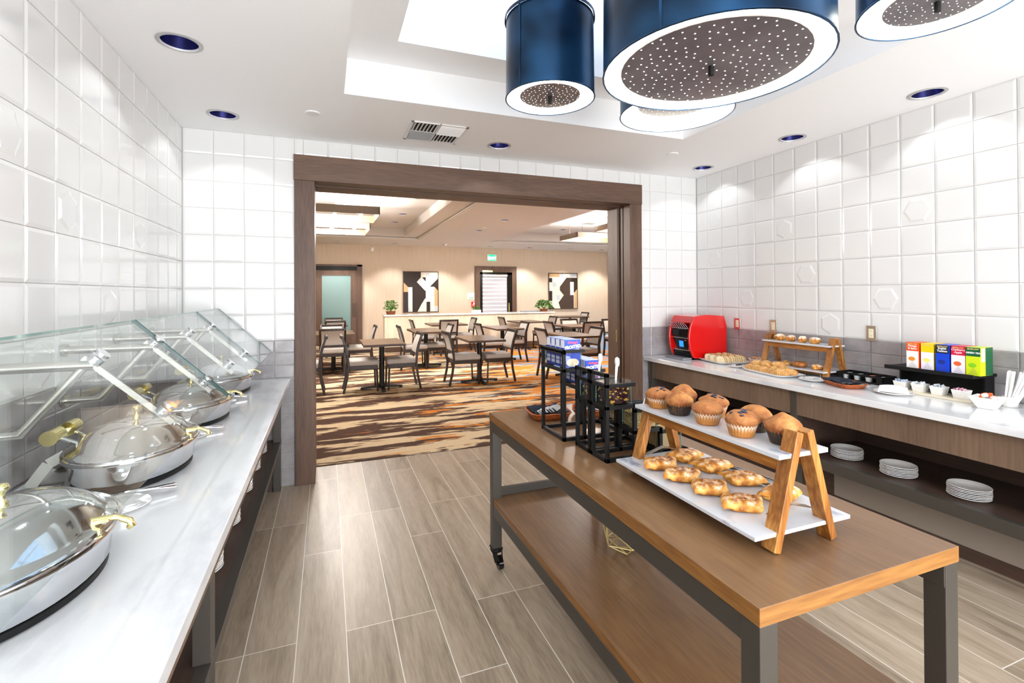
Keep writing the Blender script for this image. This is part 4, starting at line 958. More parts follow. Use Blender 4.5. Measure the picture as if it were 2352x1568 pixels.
def danish(name, lab, x, y, z, rz, seed, w=.100, d=.084, h=.030, group='danish pastries on the lower marble shelf', mat_='danish', cat='pastry', cust=True):
    t = thing(name, lab, cat, (x, y, z), rz, group)
    mb = MB(); nu, nv = 44, 36
    def f(u, v):
        a = 2*PI*u; b = (v-.5)*PI
        ca, sa, cb, sb = math.cos(a), math.sin(a), math.cos(b), math.sin(b)
        e = .42; sg = lambda q, k: math.copysign(abs(q)**k, q)
        X, Y, Z = w/2*sg(ca, e)*sg(cb, .5), d/2*sg(sa, e)*sg(cb, .5), sg(sb, .8)
        top = max(0, Z)
        rid = .0040*(abs(math.sin(X*62+Y*34*(1 if seed % 2 else -1)+seed+1.2*noise.noise(Vector((X*16, Y*16, seed)))))**.6-.6)*top+.0030*noise.noise(Vector((X*20+seed*3, Y*20, seed)))
        fold = -.004*math.exp(-((Y+X*.25-.006*math.sin(seed*2))/.007)**2)*top
        k = 1+.09*noise.noise(Vector((ca*1.6+seed*2, sa*1.6, 0)))+.025*math.sin(a*9+seed)*abs(ca)
        return Vector((X*k, Y*k, max(.0005, h*.42+Z*h*.45+rid+fold+.006*top*math.cos(X*40))))
    mb.grid(f, nu, nv); bmesh.ops.remove_doubles(mb.b, verts=mb.b.verts[:], dist=.0003)
    # bands of dough folded over the top
    rg = random.Random(seed*13+5); nb = 3 if w < .08 else 4; sl = (.16 if seed % 2 else -.2)*w
    for k in range(nb):
        xc = w*(-.36+.72*k/(nb-1))+rg.uniform(-.003, .003); bw_ = w*.17*rg.uniform(.9, 1.2); bh = h*.34*rg.uniform(.8, 1.2); tw = rg.uniform(-.1, .1)
        def band(u, v, xc=xc, bw_=bw_, bh=bh, tw=tw, k=k):
            yy = (u-.5)*d*1.02; q = (v-.5)*2; e = abs(u-.5)*2; sq_ = max(0.0, 1-e**4)**.5
            zz = h*.30+h*.48*sq_*(1-.25*abs(xc)/(w*.5))+bh*math.sqrt(max(0, 1-q*q))*(.35+.65*sq_)
            xx = xc+bw_*q*(.75+.35*sq_)+sl*(u-.5)*1.4+tw*yy*.5+.0015*noise.noise(Vector((u*7, k*3, seed)))
            return Vector((xx, yy+.002*noise.noise(Vector((v*4, k, seed*2))), zz+.0014*noise.noise(Vector((xx*70, yy*70, seed)))))
        mb.grid(band, 22, 9)
    mb.build('crust', M[mat_], t, smooth=180)
    if cust: MB().blob((w*.36, -d*.14, h*.30), (.017, .011, .008), seed, .3, 14).build('filling', M['custard'], t, smooth=180)
    return t
for i, (x, y) in enumerate(((1.098, 1.415), (1.235, 1.45), (1.098, 1.30), (1.250, 1.335), (1.105, 1.185), (1.255, 1.205), (1.112, 1.065), (1.262, 1.07))):
    lab = ['front row, farthest from the camera', 'back row, farthest from the camera', 'front row, second from the far end', 'back row, second from the far end', 'front row, third from the far end', 'back row, third from the far end', 'front row, nearest the camera', 'back row, behind the near wooden leg'][i]
    danish('danish_pastry', 'golden sugared pastry in the '+lab+', lower marble shelf', x, y, LS, R([-20, 15, -35, 0, -25, -18, -30, 20][i]), i+1)
tongs('serving_tongs', 'steel tongs lying along the back edge of the lower marble shelf', (1.312, 1.33, LS), R(-88), .25, .035)

# ------------------------------------------------------------------ black step racks with bins
M['oats'] = pm('loose_granola', '#8a6a35', .8, col2='#dcc184', scale=150, bump=.8, lo=.35, hi=.6)
M['nuts'] = pm('dried_cranberries', '#2b0d12', .4, col2='#4b1a1d', scale=90)
M['cashew'] = pm('golden_nut_pieces', '#e3b13c', .5)
def rack(lab, x0, y0, y1, ztop, zb, xs=(0, .130, .255, .385), top_bar=True):
    t = thing('step_rack', lab, 'rack', (x0, (y0+y1)/2, CT), 0, 'black step racks on the cart'); h = (y1-y0)/2; b = .0150; zt = ztop-CT
    mb = MB()
    for y in (-h, h-b):
        mb.box(0, b, y, y+b, 0, zt); mb.box(0, xs[3], y, y+b, 0, b+.002)
        for k in range(3):
            z = zb[k]-CT; x1 = xs[k+1]
            mb.box(xs[k], x1+.008, y, y+b, z-b, z)                       # rail under the bin
            mb.box(xs[k], x1+.008, y, y+b*.8, z+.072, z+.072+b)          # rail round its top
            mb.box(x1, x1+b, y, y+b, 0, z)                               # riser post
    for k in range(3):
        z = zb[k]-CT; x1 = xs[k+1]
        mb.box(xs[k], xs[k]+b, -h, h, z-b, z).box(x1-.002, x1+b-.002, -h, h, z-b, z)
    mb.box(0, b, -h, h, 0, b+.002).box(xs[3]-b, xs[3], -h, h, 0, b+.002).box(0, b, -h, h, zt-b, zt)
    mb.box(0, b, -h, h, zb[0]-CT+.072, zb[0]-CT+.072+b)
    mb.build('frame', M['black'], t, bevel=.001)
    return t
def bin_(lab, x0, x1, y0, y1, z, h=.082):
    t = thing('glass_bin', lab, 'bin', ((x0+x1)/2, (y0+y1)/2, z), 0, 'clear bins in the step racks'); a, b, g = (x1-x0)/2, (y1-y0)/2, .0025
    mb = MB(); mb.box(-a, a, -b, b, 0, g).box(-a, -a+g, -b, b, g, h).box(a-g, a, -b, b, g, h).box(-a+g, a-g, -b, -b+g, g, h).box(-a+g, a-g, b-g, b, g, h); mb.build('walls', M['acryl'], t)
    mb = MB()
    for p, q in ((-a, -b), (a-.002, -b), (-a, b-.002), (a-.002, b-.002)): mb.box(p, p+.002, q, q+.002, 0, h+.0005)
    mb.build('corner_edges', M['aqua'], t)
    return t
def filling(name, lab, x0, x1, y0, y1, z0, z1, kind, seed):
    rng = random.Random(seed); mb = MB(); a, b = x1-x0, y1-y0
    def f(u, v): return Vector((x0+a*u, y0+b*v, z1+.006*noise.noise(Vector((u*5+seed, v*5, 1)))))
    if kind == 'nuts':
        mb.box(x0+.008, x1-.008, y0+.008, y1-.008, z0, z1-.012)
        for k in range(300):
            side = rng.random()
            if side < .34: p = (rng.uniform(x0+.006, x1-.006), rng.uniform(y0+.006, y1-.006), z1-.008+rng.uniform(-.003, .006))
            elif side < .72: p = (rng.uniform(x0+.006, x1-.006), y0+.007, rng.uniform(z0+.004, z1-.004))
            elif side < .92: p = (x0+.007, rng.uniform(y0+.006, y1-.006), rng.uniform(z0+.004, z1-.004))
            else: p = (x1-.007, rng.uniform(y0+.006, y1-.006), rng.uniform(z0+.004, z1-.004))
            c = 1 if rng.random() < .22 else 0; r = rng.uniform(.0042, .0062); mb.blob(p, (r*(1.4 if c else 1), r, r*.85), k+seed, .35, 6, c)
        o = mb.build(name, [M['nuts'], M['cashew']], smooth=180)
    else:
        mb.box(x0, x1, y0, y1, z0, z1-.006)
        for k in range(160):
            p = (rng.uniform(x0+.004, x1-.004), rng.uniform(y0+.004, y1-.004), z1-.006+rng.uniform(-.001, .005)); mb.blob(p, (rng.uniform(.003, .006), .003, .002), k, .4, 6)
        o = mb.build(name, [M['oats']], smooth=60)
    return tag(o, lab, 'food', None, 'stuff')
RX = .997
rack('tall black metal step rack holding the blue cereal boxes on the cart', RX, 1.965, 2.205, 1.262, (1.182, 1.085, .985), xs=(0, .105, .215, .33))
rack('black metal step rack in the middle, behind the nearest rack', RX+.03, 1.785, 1.908, 1.207, (1.078, .97, .872))
rack('nearest black metal step rack beside the muffin stand', RX+.03, 1.652, 1.775, 1.207, (1.078, .97, .872))
b1 = bin_('clear bin with cereal boxes on the top step of the tall rack', RX+.016, RX+.104, 1.981, 2.189, 1.1825, .084); b2 = bin_('clear bin with cereal boxes on the second step of the tall rack', RX+.122, RX+.213, 1.981, 2.189, 1.0855, .084)
for j, (ya, yb_, w) in enumerate(((1.801, 1.892, 'middle rack'), (1.668, 1.759, 'nearest rack'))):
    xx = RX+.03
    bin_('clear bin of dried fruit and nuts on the top step of the '+w, xx+.016, xx+.128, ya, yb_, 1.0785, .082)
    filling('trail_mix', 'dried cranberries and nuts in the top bin of the '+w, xx+.020, xx+.124, ya+.004, yb_-.004, 1.0815, 1.147, 'nuts', 3+j)
    bin_('clear bin of granola on the second step of the '+w, xx+.146, xx+.253, ya, yb_, .9705, .082)
    filling('granola', 'granola flakes in the second bin of the '+w, xx+.150, xx+.249, ya+.004, yb_-.004, .9735, 1.035, 'oats', 7+j)
    bin_('clear bin on the lowest step of the '+w, xx+.271, xx+.378, ya, yb_, .8725, .082)
    for k in range(4):
        tag(MB().box(xx+.272, xx+.370, ya+.012+.019*k, ya+.026+.019*k, .8755, .940+.004*k).build('paper_packet', pm('kraft_packet', '#b89a6c', .7) if 'kraft' not in M else M['kraft'], bevel=.002), 'kraft paper packet, '+ORD[k]+' from the front in the lowest bin of the '+w, 'packet', 'kraft packets in the step racks'); M.setdefault('kraft', bpy.data.materials['kraft_packet'])
    l = tag(MB().box(xx+.010, xx+.150, ya-.004, yb_+.004, 1.1625, 1.1655).build('bin_lid', M['acryl'], bevel=.001), 'clear acrylic lid on the top bin of the '+w, 'lid')
    s_ = thing('scoop', 'white plastic scoop standing in the top bin of the '+w, 'scoop', (xx+.085, ya+.05, 1.10), R(20))
    MB().tube([(0, 0, .03), (.004, 0, .08), (.010, 0, .125)], [.004, .0045, .006], 8).build('handle', M['plastic'], s_, smooth=180)
    MB().lathe([(0, -.022), (.010, -.016), (.0125, 0), (.010, .014), (0, .02)], 12, (.013, 0, .142), sx=.45, sy=1.0).build('bowl', M['plastic'], s_, smooth=180)
s_ = thing('spoon', 'thin white spoon leaning in the granola bin of the nearest rack', 'spoon', (RX+.23, 1.72, 1.01)); MB().tube([(0, 0, 0), (.03, -.01, .075)], [.003, .0035], 8).build('handle', M['plastic'], s_, smooth=180)
MB().blob((.033, -.011, .083), (.006, .004, .012), 1, .05, 10).build('bowl', M['plastic'], s_, smooth=180)
# cereal boxes
M['cblue'] = pm('blue_cereal_carton', '#0d3fb4', .4); M['cwhite'] = pm('white_carton_panel', '#eef1f6', .45); M['cpink'] = pm('pink_red_lettering', '#e0526e', .5); M['cflake'] = pm('cereal_picture', '#e9c88c', .5, col2='#f4e6c8', scale=60); M['cgrey'] = pm('pale_blue_panel', '#b9c6dd', .5)
def cereal(lab, x0, y0, z, w, d, h):
    t = thing('cereal_box', lab, 'cereal box', (x0+w/2, y0+d/2, z), 0, 'blue cereal boxes in the tall rack')
    MB().box(-w/2, w/2, -d/2, d/2, 0, h).build('carton', M['cblue'], t, bevel=.0008)
    e = .0004
    MB().box(-w/2-e, -w/2, -d/2+.004, d/2-.004, h*.70, h*.985).box(-w/2-e, -w/2, -d/2+.005, d/2-.005, h*.1, h*.22).box(-w/2-e, -w/2, -d/2+.005, d/2-.005, h*.25, h*.36).box(-w/2-e, -w/2, -d/2+.012, d/2-.012, h*.46, h*.6).build('side_panel', M['cwhite'], t)
    MB().box(-w/2+.002, w/2-.002, -d/2+.003, d/2-.003, h, h+e).build('top_flap', M['cgrey'], t)
    mb = MB(); mb.lathe([(1, 0), (.97, .0005), (0, .0006)], 24, (0, -d/2, h*.17), M=Matrix.Rotation(R(90), 3, 'X'), sx=w*.40, sy=h*.15); mb.build('cereal_picture', M['cflake'], t)
    text('brand_lettering', "Kellogg's", h*.115, M['cpink'], t, (0, -d/2-.0005, h*.90), (R(90), 0, 0), shear=.25, bold=.0004)
    text('name_lettering', 'FROSTED\nFLAKES', h*.155, M['cwhite'], t, (0, -d/2-.0005, h*.66), (R(90), R(-6), 0), shear=.2, bold=.0009)
    return t
for k in range(4):
    cereal('blue cereal box in the top bin, '+ORD[k]+' from the camera', RX+.020, 1.9845+k*.0505, 1.1855, .080, .038+.008, .127)
    cereal('blue cereal box in the second bin, '+ORD[k]+' from the camera', RX+.126, 1.9845+k*.0505, 1.0885, .083, .038+.008, .124)

# baskets with napkins and packets
def basket(lab, cx, cy, z, lx, ly, rz, h=.032):
    t = thing('wicker_basket', lab, 'basket', (cx, cy, z), rz, 'wicker baskets with dark napkins')
    mb = MB(); n = 40; sq = lambda q, k: math.copysign(abs(q)**k, q); rows = []
    for f, zz in ((.80, 0), (.86, .003), (.93, h*.55), (1, h), (1.01, h+.003), (.975, h+.002), (.90, h*.5), (.80, .004)):
        rows.append([mb.b.verts.new((lx/2*f*sq(math.cos(2*PI*k/n), .45), ly/2*f*sq(math.sin(2*PI*k/n), .45), zz+.0015*math.sin(k*PI)*1)) for k in range(n)])
    for a, b in zip(rows, rows[1:]):
        for k in range(n): mb.b.faces.new((a[k], a[(k+1) % n], b[(k+1) % n], b[k]))
    mb.b.faces.new(rows[0][::-1]); mb.b.faces.new(rows[-1])
    mb.build('weave', M['wicker'], t, smooth=60)
    pts = [(lx/2*1.0*sq(math.cos(2*PI*k/60), .45), ly/2*1.0*sq(math.sin(2*PI*k/60), .45), h+.002+.0012*math.sin(k*PI/2)) for k in range(60)]
    MB().tube(pts, .0042, 6, closed=True).build('rim', M['wicker'], t, smooth=60)
    return t
def napkin(lab, cx, cy, z, lx, ly, rz, seed):
    mb = MB()
    def f(u, v):
        x, y = (u-.5)*lx, (v-.5)*ly; e = max(abs(u-.5), abs(v-.5))*2
        return Vector((x, y, .008+.030*max(0, e-.62)/.38*(1+.3*noise.noise(Vector((u*4+seed, v*4, 0))))+.004*noise.noise(Vector((u*6, v*6+seed, 2)))))
    mb.grid(f, 24, 18).grid(lambda u, v: f(u, v)-Vector((0, 0, .0015)), 24, 18)
    o = tag(mb.build('napkin', M['napkin'], smooth=180, fix=False), lab, 'napkin'); o.location = (cx, cy, z); o.rotation_euler = (0, 0, rz); return o
def packets(n, lab, cx, cy, z, rz, group, mat_='silver', size=(.12, .032, .003), fan=.4):
    rng = random.Random(n)
    for k in range(n):
        o = tag(MB().box(-size[0]/2, size[0]/2, -size[1]/2, size[1]/2, -size[2]/2, size[2]/2).build('foil_packet', M[mat_], bevel=.0006), lab % ORD[k], 'packet', group)
        o.location = (cx+(k-n/2)*.0125, cy+(k-n/2)*.003, z+.020+k*.0008); o.rotation_euler = (R(38), R(4), rz+rng.uniform(-.08, .08))
basket('red-brown wicker basket with silver packets, far left end of the cart', 1.128, 2.41, CT+.0005, .225, .225, R(-8)); napkin('dark napkin lining the basket of silver packets', 1.128, 2.41, CT+.002, .19, .19, R(-8), 2)
packets(9, '%s silver condiment packet from the left in the fanned row on the cart', 1.135, 2.385, CT+.020, R(50), 'silver packets in the cart basket')
basket('red-brown wicker basket behind the tall step rack', 1.40, 2.36, CT+.0005, .26, .19, R(-30)); napkin('dark napkin in the basket behind the tall step rack', 1.40, 2.36, CT+.002, .22, .16, R(-30), 5)
for k in range(3):
    tag(MB().blob((0, 0, 0), (.032, .022, .012), k+3, .3, 12).build('foil_portion', M['silver'], smooth=180), 'silver foil portion, '+['left', 'middle', 'right'][k]+' one of three in the basket behind the racks', 'packet', 'foil portions').location = (1.37+.035*k, 2.375-.02*k, CT+.026)

# gold wire ornament on the cart's lower shelf
t = thing('wire_ornament', 'gold wire polyhedron ornament on the lower shelf of the cart', 'ornament', (1.235, 1.83, .387))
rng = random.Random(4); V = []
for ring_, (r, z, n, o_) in enumerate(((.045, .003, 3, 0), (.10, .05, 6, .3), (.11, .12, 6, .8), (.06, .18, 4, .2))):
    V.append([Vector((r*(1+.2*rng.uniform(-1, 1))*math.cos(2*PI*k/n+o_), r*(1+.2*rng.uniform(-1, 1))*math.sin(2*PI*k/n+o_), z if ring_ == 0 else z+rng.uniform(-.012, .012))) for k in range(n)])
mb = MB()
def wire(a, b): mb.cyl(a, b, .0026, 6)
for rg in V:
    for k in range(len(rg)): wire(rg[k], rg[(k+1) % len(rg)])
for A, B in zip(V, V[1:]):
    for p in A:
        for q in sorted(B, key=lambda q: (q-p).length)[:3]: wire(p, q)
mb.build('wires', M['gold'], t, smooth=60)
# ------------------------------------------------------------------ right pastry counter
RF = 3.092; FX = 3.150
t = thing('pastry_counter', 'long white-topped pastry counter along the right wall, plates on its open shelf', 'counter', (3.45, .8, 0))
MB().box(RF, XR-.012, YB+.05, YE, CZ-.04, CZ).build('countertop', M['quartz'], t, world=True, bevel=.003)
MB().box(FX, FX+.03, YB+.1, YE-.01, .645, CZ-.041).build('apron', M['apron'], t, world=True)
MB().box(FX+.01, XR-.03, YB+.1, YE-.01, .365, .383).build('shelf', M['darkwood'], t, world=True)
MB().box(FX, FX+.045, YB+.1, YE-.01, .312, .384).build('shelf_rail', M['bronze'], t, world=True, bevel=.002)
MB().box(XR-.03, XR-.014, YB+.1, YE-.01, .02, CZ-.041).build('back_panel', M['darkwood'], t, world=True)
M['taupe'] = pm('taupe_painted_panel', '#8f8378', .5)
MB().box(3.40, 3.43, YB+.1, 2.43, .07, .30).build('kick_panel', M['taupe'], t, world=True)
MB().box(3.39, 3.43, YB+.1, YE-.01, .0, .07).build('plinth', M['darkwood'], t, world=True)
MB().box(3.40, 3.43, 2.43, YE-.01, .07, .30).build('dark_kick_panel', M['darkwood'], t, world=True)
for y in (4.19, 2.548, .45):
    MB().box(FX-.003, FX+.05, y-.027, y+.027, 0, CZ-.041).build('leg', M['bronze'], t, world=True, bevel=.002)
    MB().box(FX+.05, XR-.03, y-.012, y+.012, .384, CZ-.041).build('divider_panel', M['darkwood'], t, world=True)
for i, (x, y, n) in enumerate(((3.345, 2.30, 7), (3.325, 1.965, 7), (3.325, 1.61, 7))):
    stack(x, y, .383, n, 'pastry counter shelf, '+['farthest stack', 'middle stack', 'nearest stack'][i], .0088)
t = thing('mug', 'white mug at the right picture edge on the shelf below the counter', 'mug', (3.32, 1.235, .3835))
MB().lathe([(0, .001), (.03, .001), (.036, .01), (.04, .085), (.0385, .086), (.034, .012), (0, .008)], 28).build('cup', M['china'], t, smooth=50)
MB().tube([(-.038*math.cos(R(40)), .038*math.sin(R(40)), .068), (-.062*math.cos(R(40)), .062*math.sin(R(40)), .064), (-.068*math.cos(R(40)), .068*math.sin(R(40)), .045), (-.055*math.cos(R(40)), .055*math.sin(R(40)), .024), (-.037*math.cos(R(40)), .037*math.sin(R(40)), .022)], .005, 8).build('handle', M['china'], t, smooth=180)

# outlets on the right wall
for i, (y, z) in enumerate(((3.692, 1.216), (3.276, 1.216), (2.425, 1.214))):
    t = thing('power_outlet', 'steel wall outlet '+['just right of the red toaster', 'above the far end of the pastry stand', 'left of the tea boxes'][i], 'outlet', (XR-.009, y, z), 0, 'steel outlets on the right wall')
    MB().box(-.007, 0, -.036, .036, -.057, .057).build('plate', M['satin'], t, bevel=.004)
    MB().box(-.0095, -.006, -.017, .017, -.034, .034).build('socket', pm('ivory_plastic', '#efe6c8', .4) if i == 0 else bpy.data.materials['ivory_plastic'], t, bevel=.001)
    mb = MB()
    for zz in (-.018, .018):
        for yy in (-.006, .006): mb.box(-.0098, -.0094, yy-.001, yy+.001, zz-.004, zz+.005)
    mb.build('slots', M['black'], t)

# ------------------------------------------------------------------ red conveyor toaster
t = thing('conveyor_toaster', 'large red conveyor toaster with black front in the far right corner of the counter', 'toaster', (3.30, 3.95, CZ))
SY = .155
def prof():
    P = []
    for k in range(13):
        a = PI*(1.26-.50*k/12*1.02); P.append((.235+.235*math.cos(a)*1.0, .215+.30*math.sin(a)))
    return [(u, max(.014, z)) for u, z in P]+[(.215, .442), (.44, .425), (.475, .32), (.475, .014)]
pf = prof(); pf = [(u, z) for u, z in pf]
f_ = lambda u, v, w: (u, w, v)
# two rounded side shells and the hood between them
for s in (-1, 1):
    MB().prism(pf, (s*SY, s*(SY-.022)), f_).build('side_shell', M['redenam'], t, bevel=.004)
def inner(off, lo, hi): return [(u+off if u < .2 else u, z) for u, z in pf if True]
mb = MB(); hood = [(u+.006, z) for u, z in pf if z > .335 and u < .26]+[(.44, .418), (.47, .318), (.47, .30), (.3, .30), (.12, .30)]
mb.prism(hood, (-SY+.022, SY-.022), f_); mb.build('hood', M['redenam'], t, bevel=.002)
MB().box(.05, .46, -SY+.022, SY-.022, .06, .31).build('core', M['pblack'], t)
MB().box(.022, .06, -SY+.024, SY-.024, .225, .292).build('upper_front', M['pblack'], t, bevel=.002)
MB().prism([(-.13, .20), (.13, .20), (.07, .095), (-.07, .095)], (.034, .06), lambda u, v, w: (w+(.205-v)*.12, u, v)).build('control_panel', M['pblack'], t, bevel=.002)
for s in (-1, 1): MB().prism([(s*.132, .20), (s*.132, .09), (s*.075, .09)], (.036, .06), lambda u, v, w: (w+(.205-v)*.12, u, v)).build('red_cheek', M['redenam'], t)
MB().box(.030, .05, -SY+.022, SY-.022, .205, .214).build('trim_strip', M['satin'], t)
MB().box(.046, .07, -SY+.022, SY-.022, .082, .092).build('lower_trim_strip', M['satin'], t)
M['lcd'] = emis('blue_display', '#1f6ee8', 1.4)
d = MB().prism([(-.035, .178), (.025, .178), (.025, .118), (-.035, .118)], (.0325, .036), lambda u, v, w: (w+(.205-v)*.12, -u, v)).build('display', M['lcd'], t)
MB().lathe([(1, 0), (.9, .001), (0, .0012)], 20, (.035, -.058, .187), M=Matrix.Rotation(R(-90), 3, 'Y'), sx=.006, sy=.015).build('badge', M['cpink'], t)
b = MB().lathe([(1, 0), (.9, .002), (0, .0025)], 24, (.088, 0, .418), M=Matrix.Rotation(R(-42), 3, 'Y'), sx=.014, sy=.030).build('hood_badge', M['pblack'], t)
text('lettering', 'HATCO', .014, M['satin'], t, (.086, 0, .4215), (R(48), 0, R(-90)))
mb = MB()
for k in range(8):
    y = -.115+.033*k; mb.tube([(.03, y, .30), (-.01, y, .345), (-.035, y, .365), (-.05, y, .362)], .0034, 6)
mb.tube([(-.05, -.117, .362), (-.05, .118, .362)], .0022, 6).tube([(.02, -.117, .305), (.02, .118, .305)], .003, 6)
mb.build('loading_rack', M['chrome'], t, smooth=60)
MB().box(-.06, .14, -.13, .13, .001, .02).build('toast_tray', M['pgrey'], t, bevel=.002)
MB().box(.05, .44, -.13, .13, .0, .06).build('foot', M['black'], t)

# ------------------------------------------------------------------ platters of bread and croissants
def platter(lab, cx, cy, lx, ly, rz, group='white rectangular platters'):
    t = thing('serving_platter', lab, 'platter', (cx, cy, CZ+.0005), rz, group)
    sq = lambda q, k: math.copysign(abs(q)**k, q); n = 48; mb = MB(); rows = []
    for f, z in ((0, .004), (.74, .0), (.80, .0), (.88, .005), (.99, .019), (1.0, .021), (.985, .0215), (.86, .009), (.80, .006), (.74, .005), (0, .005)):
        if f == 0: rows.append([mb.b.verts.new((0, 0, z))]); continue
        rows.append([mb.b.verts.new((lx/2*f*sq(math.cos(2*PI*k/n), .33), ly/2*f*sq(math.sin(2*PI*k/n), .33), z)) for k in range(n)])
    for a, b in zip(rows, rows[1:]):
        for k in range(n):
            k2 = (k+1) % n
            mb.b.faces.new((a[0], b[k2], b[k]) if len(a) == 1 else ((a[k], a[k2], b[0]) if len(b) == 1 else (a[k], a[k2], b[k2], b[k])))
    mb.build('dish', M['china'], t, smooth=60); return t
RP = R(-9)
platter('white platter of sliced bread before the red toaster', 3.545, 3.605, .35, .40, RP)
M['crumb'] = pm('pale_bread_crumb', '#eed9a8', .8, col2='#faf0d4', scale=40, bump=.3); M['crust'] = pm('golden_bread_crust', '#9a5c1c', .6, col2='#c88c40', scale=25)
sl = [(-.036, 0), (-.037, .035), (-.032, .052), (-.018, .062), (0, .065), (.018, .062), (.032, .052), (.037, .035), (.036, 0)]
def slice_proto():
    mb = MB(); mb.prism(sl, (-.0055, .0055), lambda u, v, w: (u, w, v), 0, 1); return tag(mb.build('bread_slice', [M['crumb'], M['crust']], bevel=.0015), 'x', 'bread')
bs = None
rows_ = [((3.42, 3.51), 11, 'front row'), ((3.43, 3.60), 11, 'middle row'), ((3.45, 3.69), 10, 'back row')]
dirv = Vector((math.cos(R(-9)), math.sin(R(-9)), 0))
for (sx_, sy_), n, w in rows_:
    for k in range(n):
        o = slice_proto() if bs is None else bs.copy()
        if bs is None: bs = o
        else: COL.objects.link(o)
        p = Vector((sx_, sy_, 0))+dirv*(.0225*k)
        o.location = (p.x, p.y, CZ+.0085); o.rotation_euler = (R(17+4*math.sin(k*2.1)), 0, R(-70)+.08*math.sin(k*3.7)); o.scale = (1.08, 1, 1.1+.06*math.sin(k*1.7))
        o['label'] = 'bread slice, '+ORD[k]+' from the left in the '+w+' before the toaster'; o['group'] = 'bread slices '+w
platter('white platter heaped with croissants at the front of the counter', 3.395, 2.945, .25, .50, RP)
M['crois'] = pm('golden_croissant_crust', '#a4601b', .45, col2='#e6b871', scale=22, lo=.3, hi=.62, bump=.25)
def croissant_proto():
    mb = MB(); n = 40; rows = []
    for i in range(n+1):
        u = i/n; s = u*2-1; a = s*1.05; c = Vector((.052*math.sin(a)*1.05, .030*(1-math.cos(a))-.008, 0)); r = .0235*(max(0, 1-s*s))**.6+.003
        r *= 1+.085*abs(math.sin(u*PI*6.5)); T = Vector((math.cos(a), .6*math.sin(a), 0)).normalized(); Nn = Vector((-T.y, T.x, 0)); m = 18
        rows.append([mb.b.verts.new(c+Nn*(r*math.cos(2*PI*k/m))*1.05+Vector((0, 0, r*.95*math.sin(2*PI*k/m)+.018))) for k in range(m)])
    for a, b in zip(rows, rows[1:]):
        for k in range(18): mb.b.faces.new((a[k], a[(k+1) % 18], b[(k+1) % 18], b[k]))
    mb.b.faces.new(rows[0]); mb.b.faces.new(rows[-1][::-1])
    return tag(mb.build('croissant', M['crois'], smooth=180), 'x', 'croissant')
c0 = None
CR = [(3.322, 3.10, 0), (3.318, 3.025, 0), (3.315, 2.95, 0), (3.318, 2.88, 0), (3.315, 2.79, 0), (3.41, 2.79, 0), (3.385, 3.12, 0), (3.40, 3.03, 0), (3.40, 2.94, 0), (3.405, 2.865, 0), (3.475, 3.10, 0), (3.475, 3.0, 0), (3.475, 2.91, 0), (3.365, 3.06, .03), (3.36, 2.98, .03), (3.44, 3.04, .03), (3.445, 2.93, .03)]
for k, (x, y, dz) in enumerate(CR):
    o = croissant_proto() if c0 is None else c0.copy()
    if c0 is None: c0 = o
    else: COL.objects.link(o)
    o.location = (x, y, CZ+.0085+dz); o.rotation_euler = (R(6*math.sin(k*3)), R(5*math.cos(k*2)), R([70, 75, 95, 60, 110, 130, 80, 60, 100, 75, 85, 70, 95, 100, 70, 80, 110][k])); o.scale = [(1.12, 1.15, 1.2), (1.18, 1.2, 1.25), (1.08, 1.1, 1.15)][k % 3]
    o['label'] = (ORD[k]+' croissant from the far end in the front row on the platter' if k < 5 else ('croissant at the near right corner of the platter' if k == 5 else (ORD[k-6]+' croissant from the far end in the middle row on the platter' if k < 10 else (ORD[k-10]+' croissant from the far end in the back row on the platter' if k < 13 else ORD[k-13]+' croissant of the upper layer, counted from the far end of the platter')))); o['group'] = 'croissants on the platter'
for (x, y, r_, lab, rz) in ((3.395, 3.30, .80, 'between the bread platter and the croissants', 200), (3.395, 2.575, 1.05, 'before the near leg of the pastry stand', 200)):
    o = plate0.copy(); COL.objects.link(o); o.location = (x, y, CZ+.0005); o.scale = (r_, r_, r_); o['label'] = 'white plate with small steel tongs '+lab; o['group'] = 'tong plates on the pastry counter'
    tongs('serving_tongs', 'small steel tongs, arms spread, on the plate '+lab, (x-.045, y-.02, CZ+.012), R(rz-180+15), .12, .10, group='small tongs on the pastry counter')
t = thing('square_bowl', 'small white square bowl of crumbled topping between bread and pastry stand', 'bowl', (3.70, 3.37, CZ), R(20))
MB().lathe([(0, .001), (.04, .001), (.075, .05), (.072, .051), (.04, .006), (0, .006)], 4).build('dish', M['china'], t)
M['topping'] = pm('brown_crumble', '#b0673a', .8, col2='#e0b98a', scale=60, bump=.8)
tag(MB().blob((0, 0, 0), (.05, .05, .022), 3, .5, 20, freq=4).build('crumble', M['topping'], smooth=60), 'heap of brown crumble in the small white bowl', 'food', None, 'stuff').location = (3.70, 3.37, CZ+.045)

stand('wooden A-frame stand with two white shelves of pastries on the right counter', 3.655, 2.58, 3.19, CZ, lw=.30)
M['scone'] = pm('glazed_scone', '#c98b45', .5, col2='#f0d9ae', scale=30, bump=.4); 
for k, y in enumerate((3.075, 2.97, 2.865, 2.76)):
    danish('scone', 'fruit scone, '+ORD[k]+' from the far end on the upper shelf of the counter stand', 3.65, y, CZ+.2505, R(20*k), k+20, .068, .062, .046, 'scones on the counter stand', 'danish', 'pastry', False)
t = thing('cinnamon_swirl', 'round cinnamon swirl, farthest pastry on the lower shelf of the counter stand', 'pastry', (3.60, 2.975, CZ+.055))
M['swirl'] = pm('dark_baked_dough', '#7a3f15', .5, col2='#b9742f', scale=30)
mb = MB(); pts = [((.006+.0063*a/ (2*PI)*1.0)*math.cos(a), (.006+.0063*a/(2*PI))*math.sin(a), .024-.0004*a) for a in [2*PI*k/16 for k in range(16*6)]]
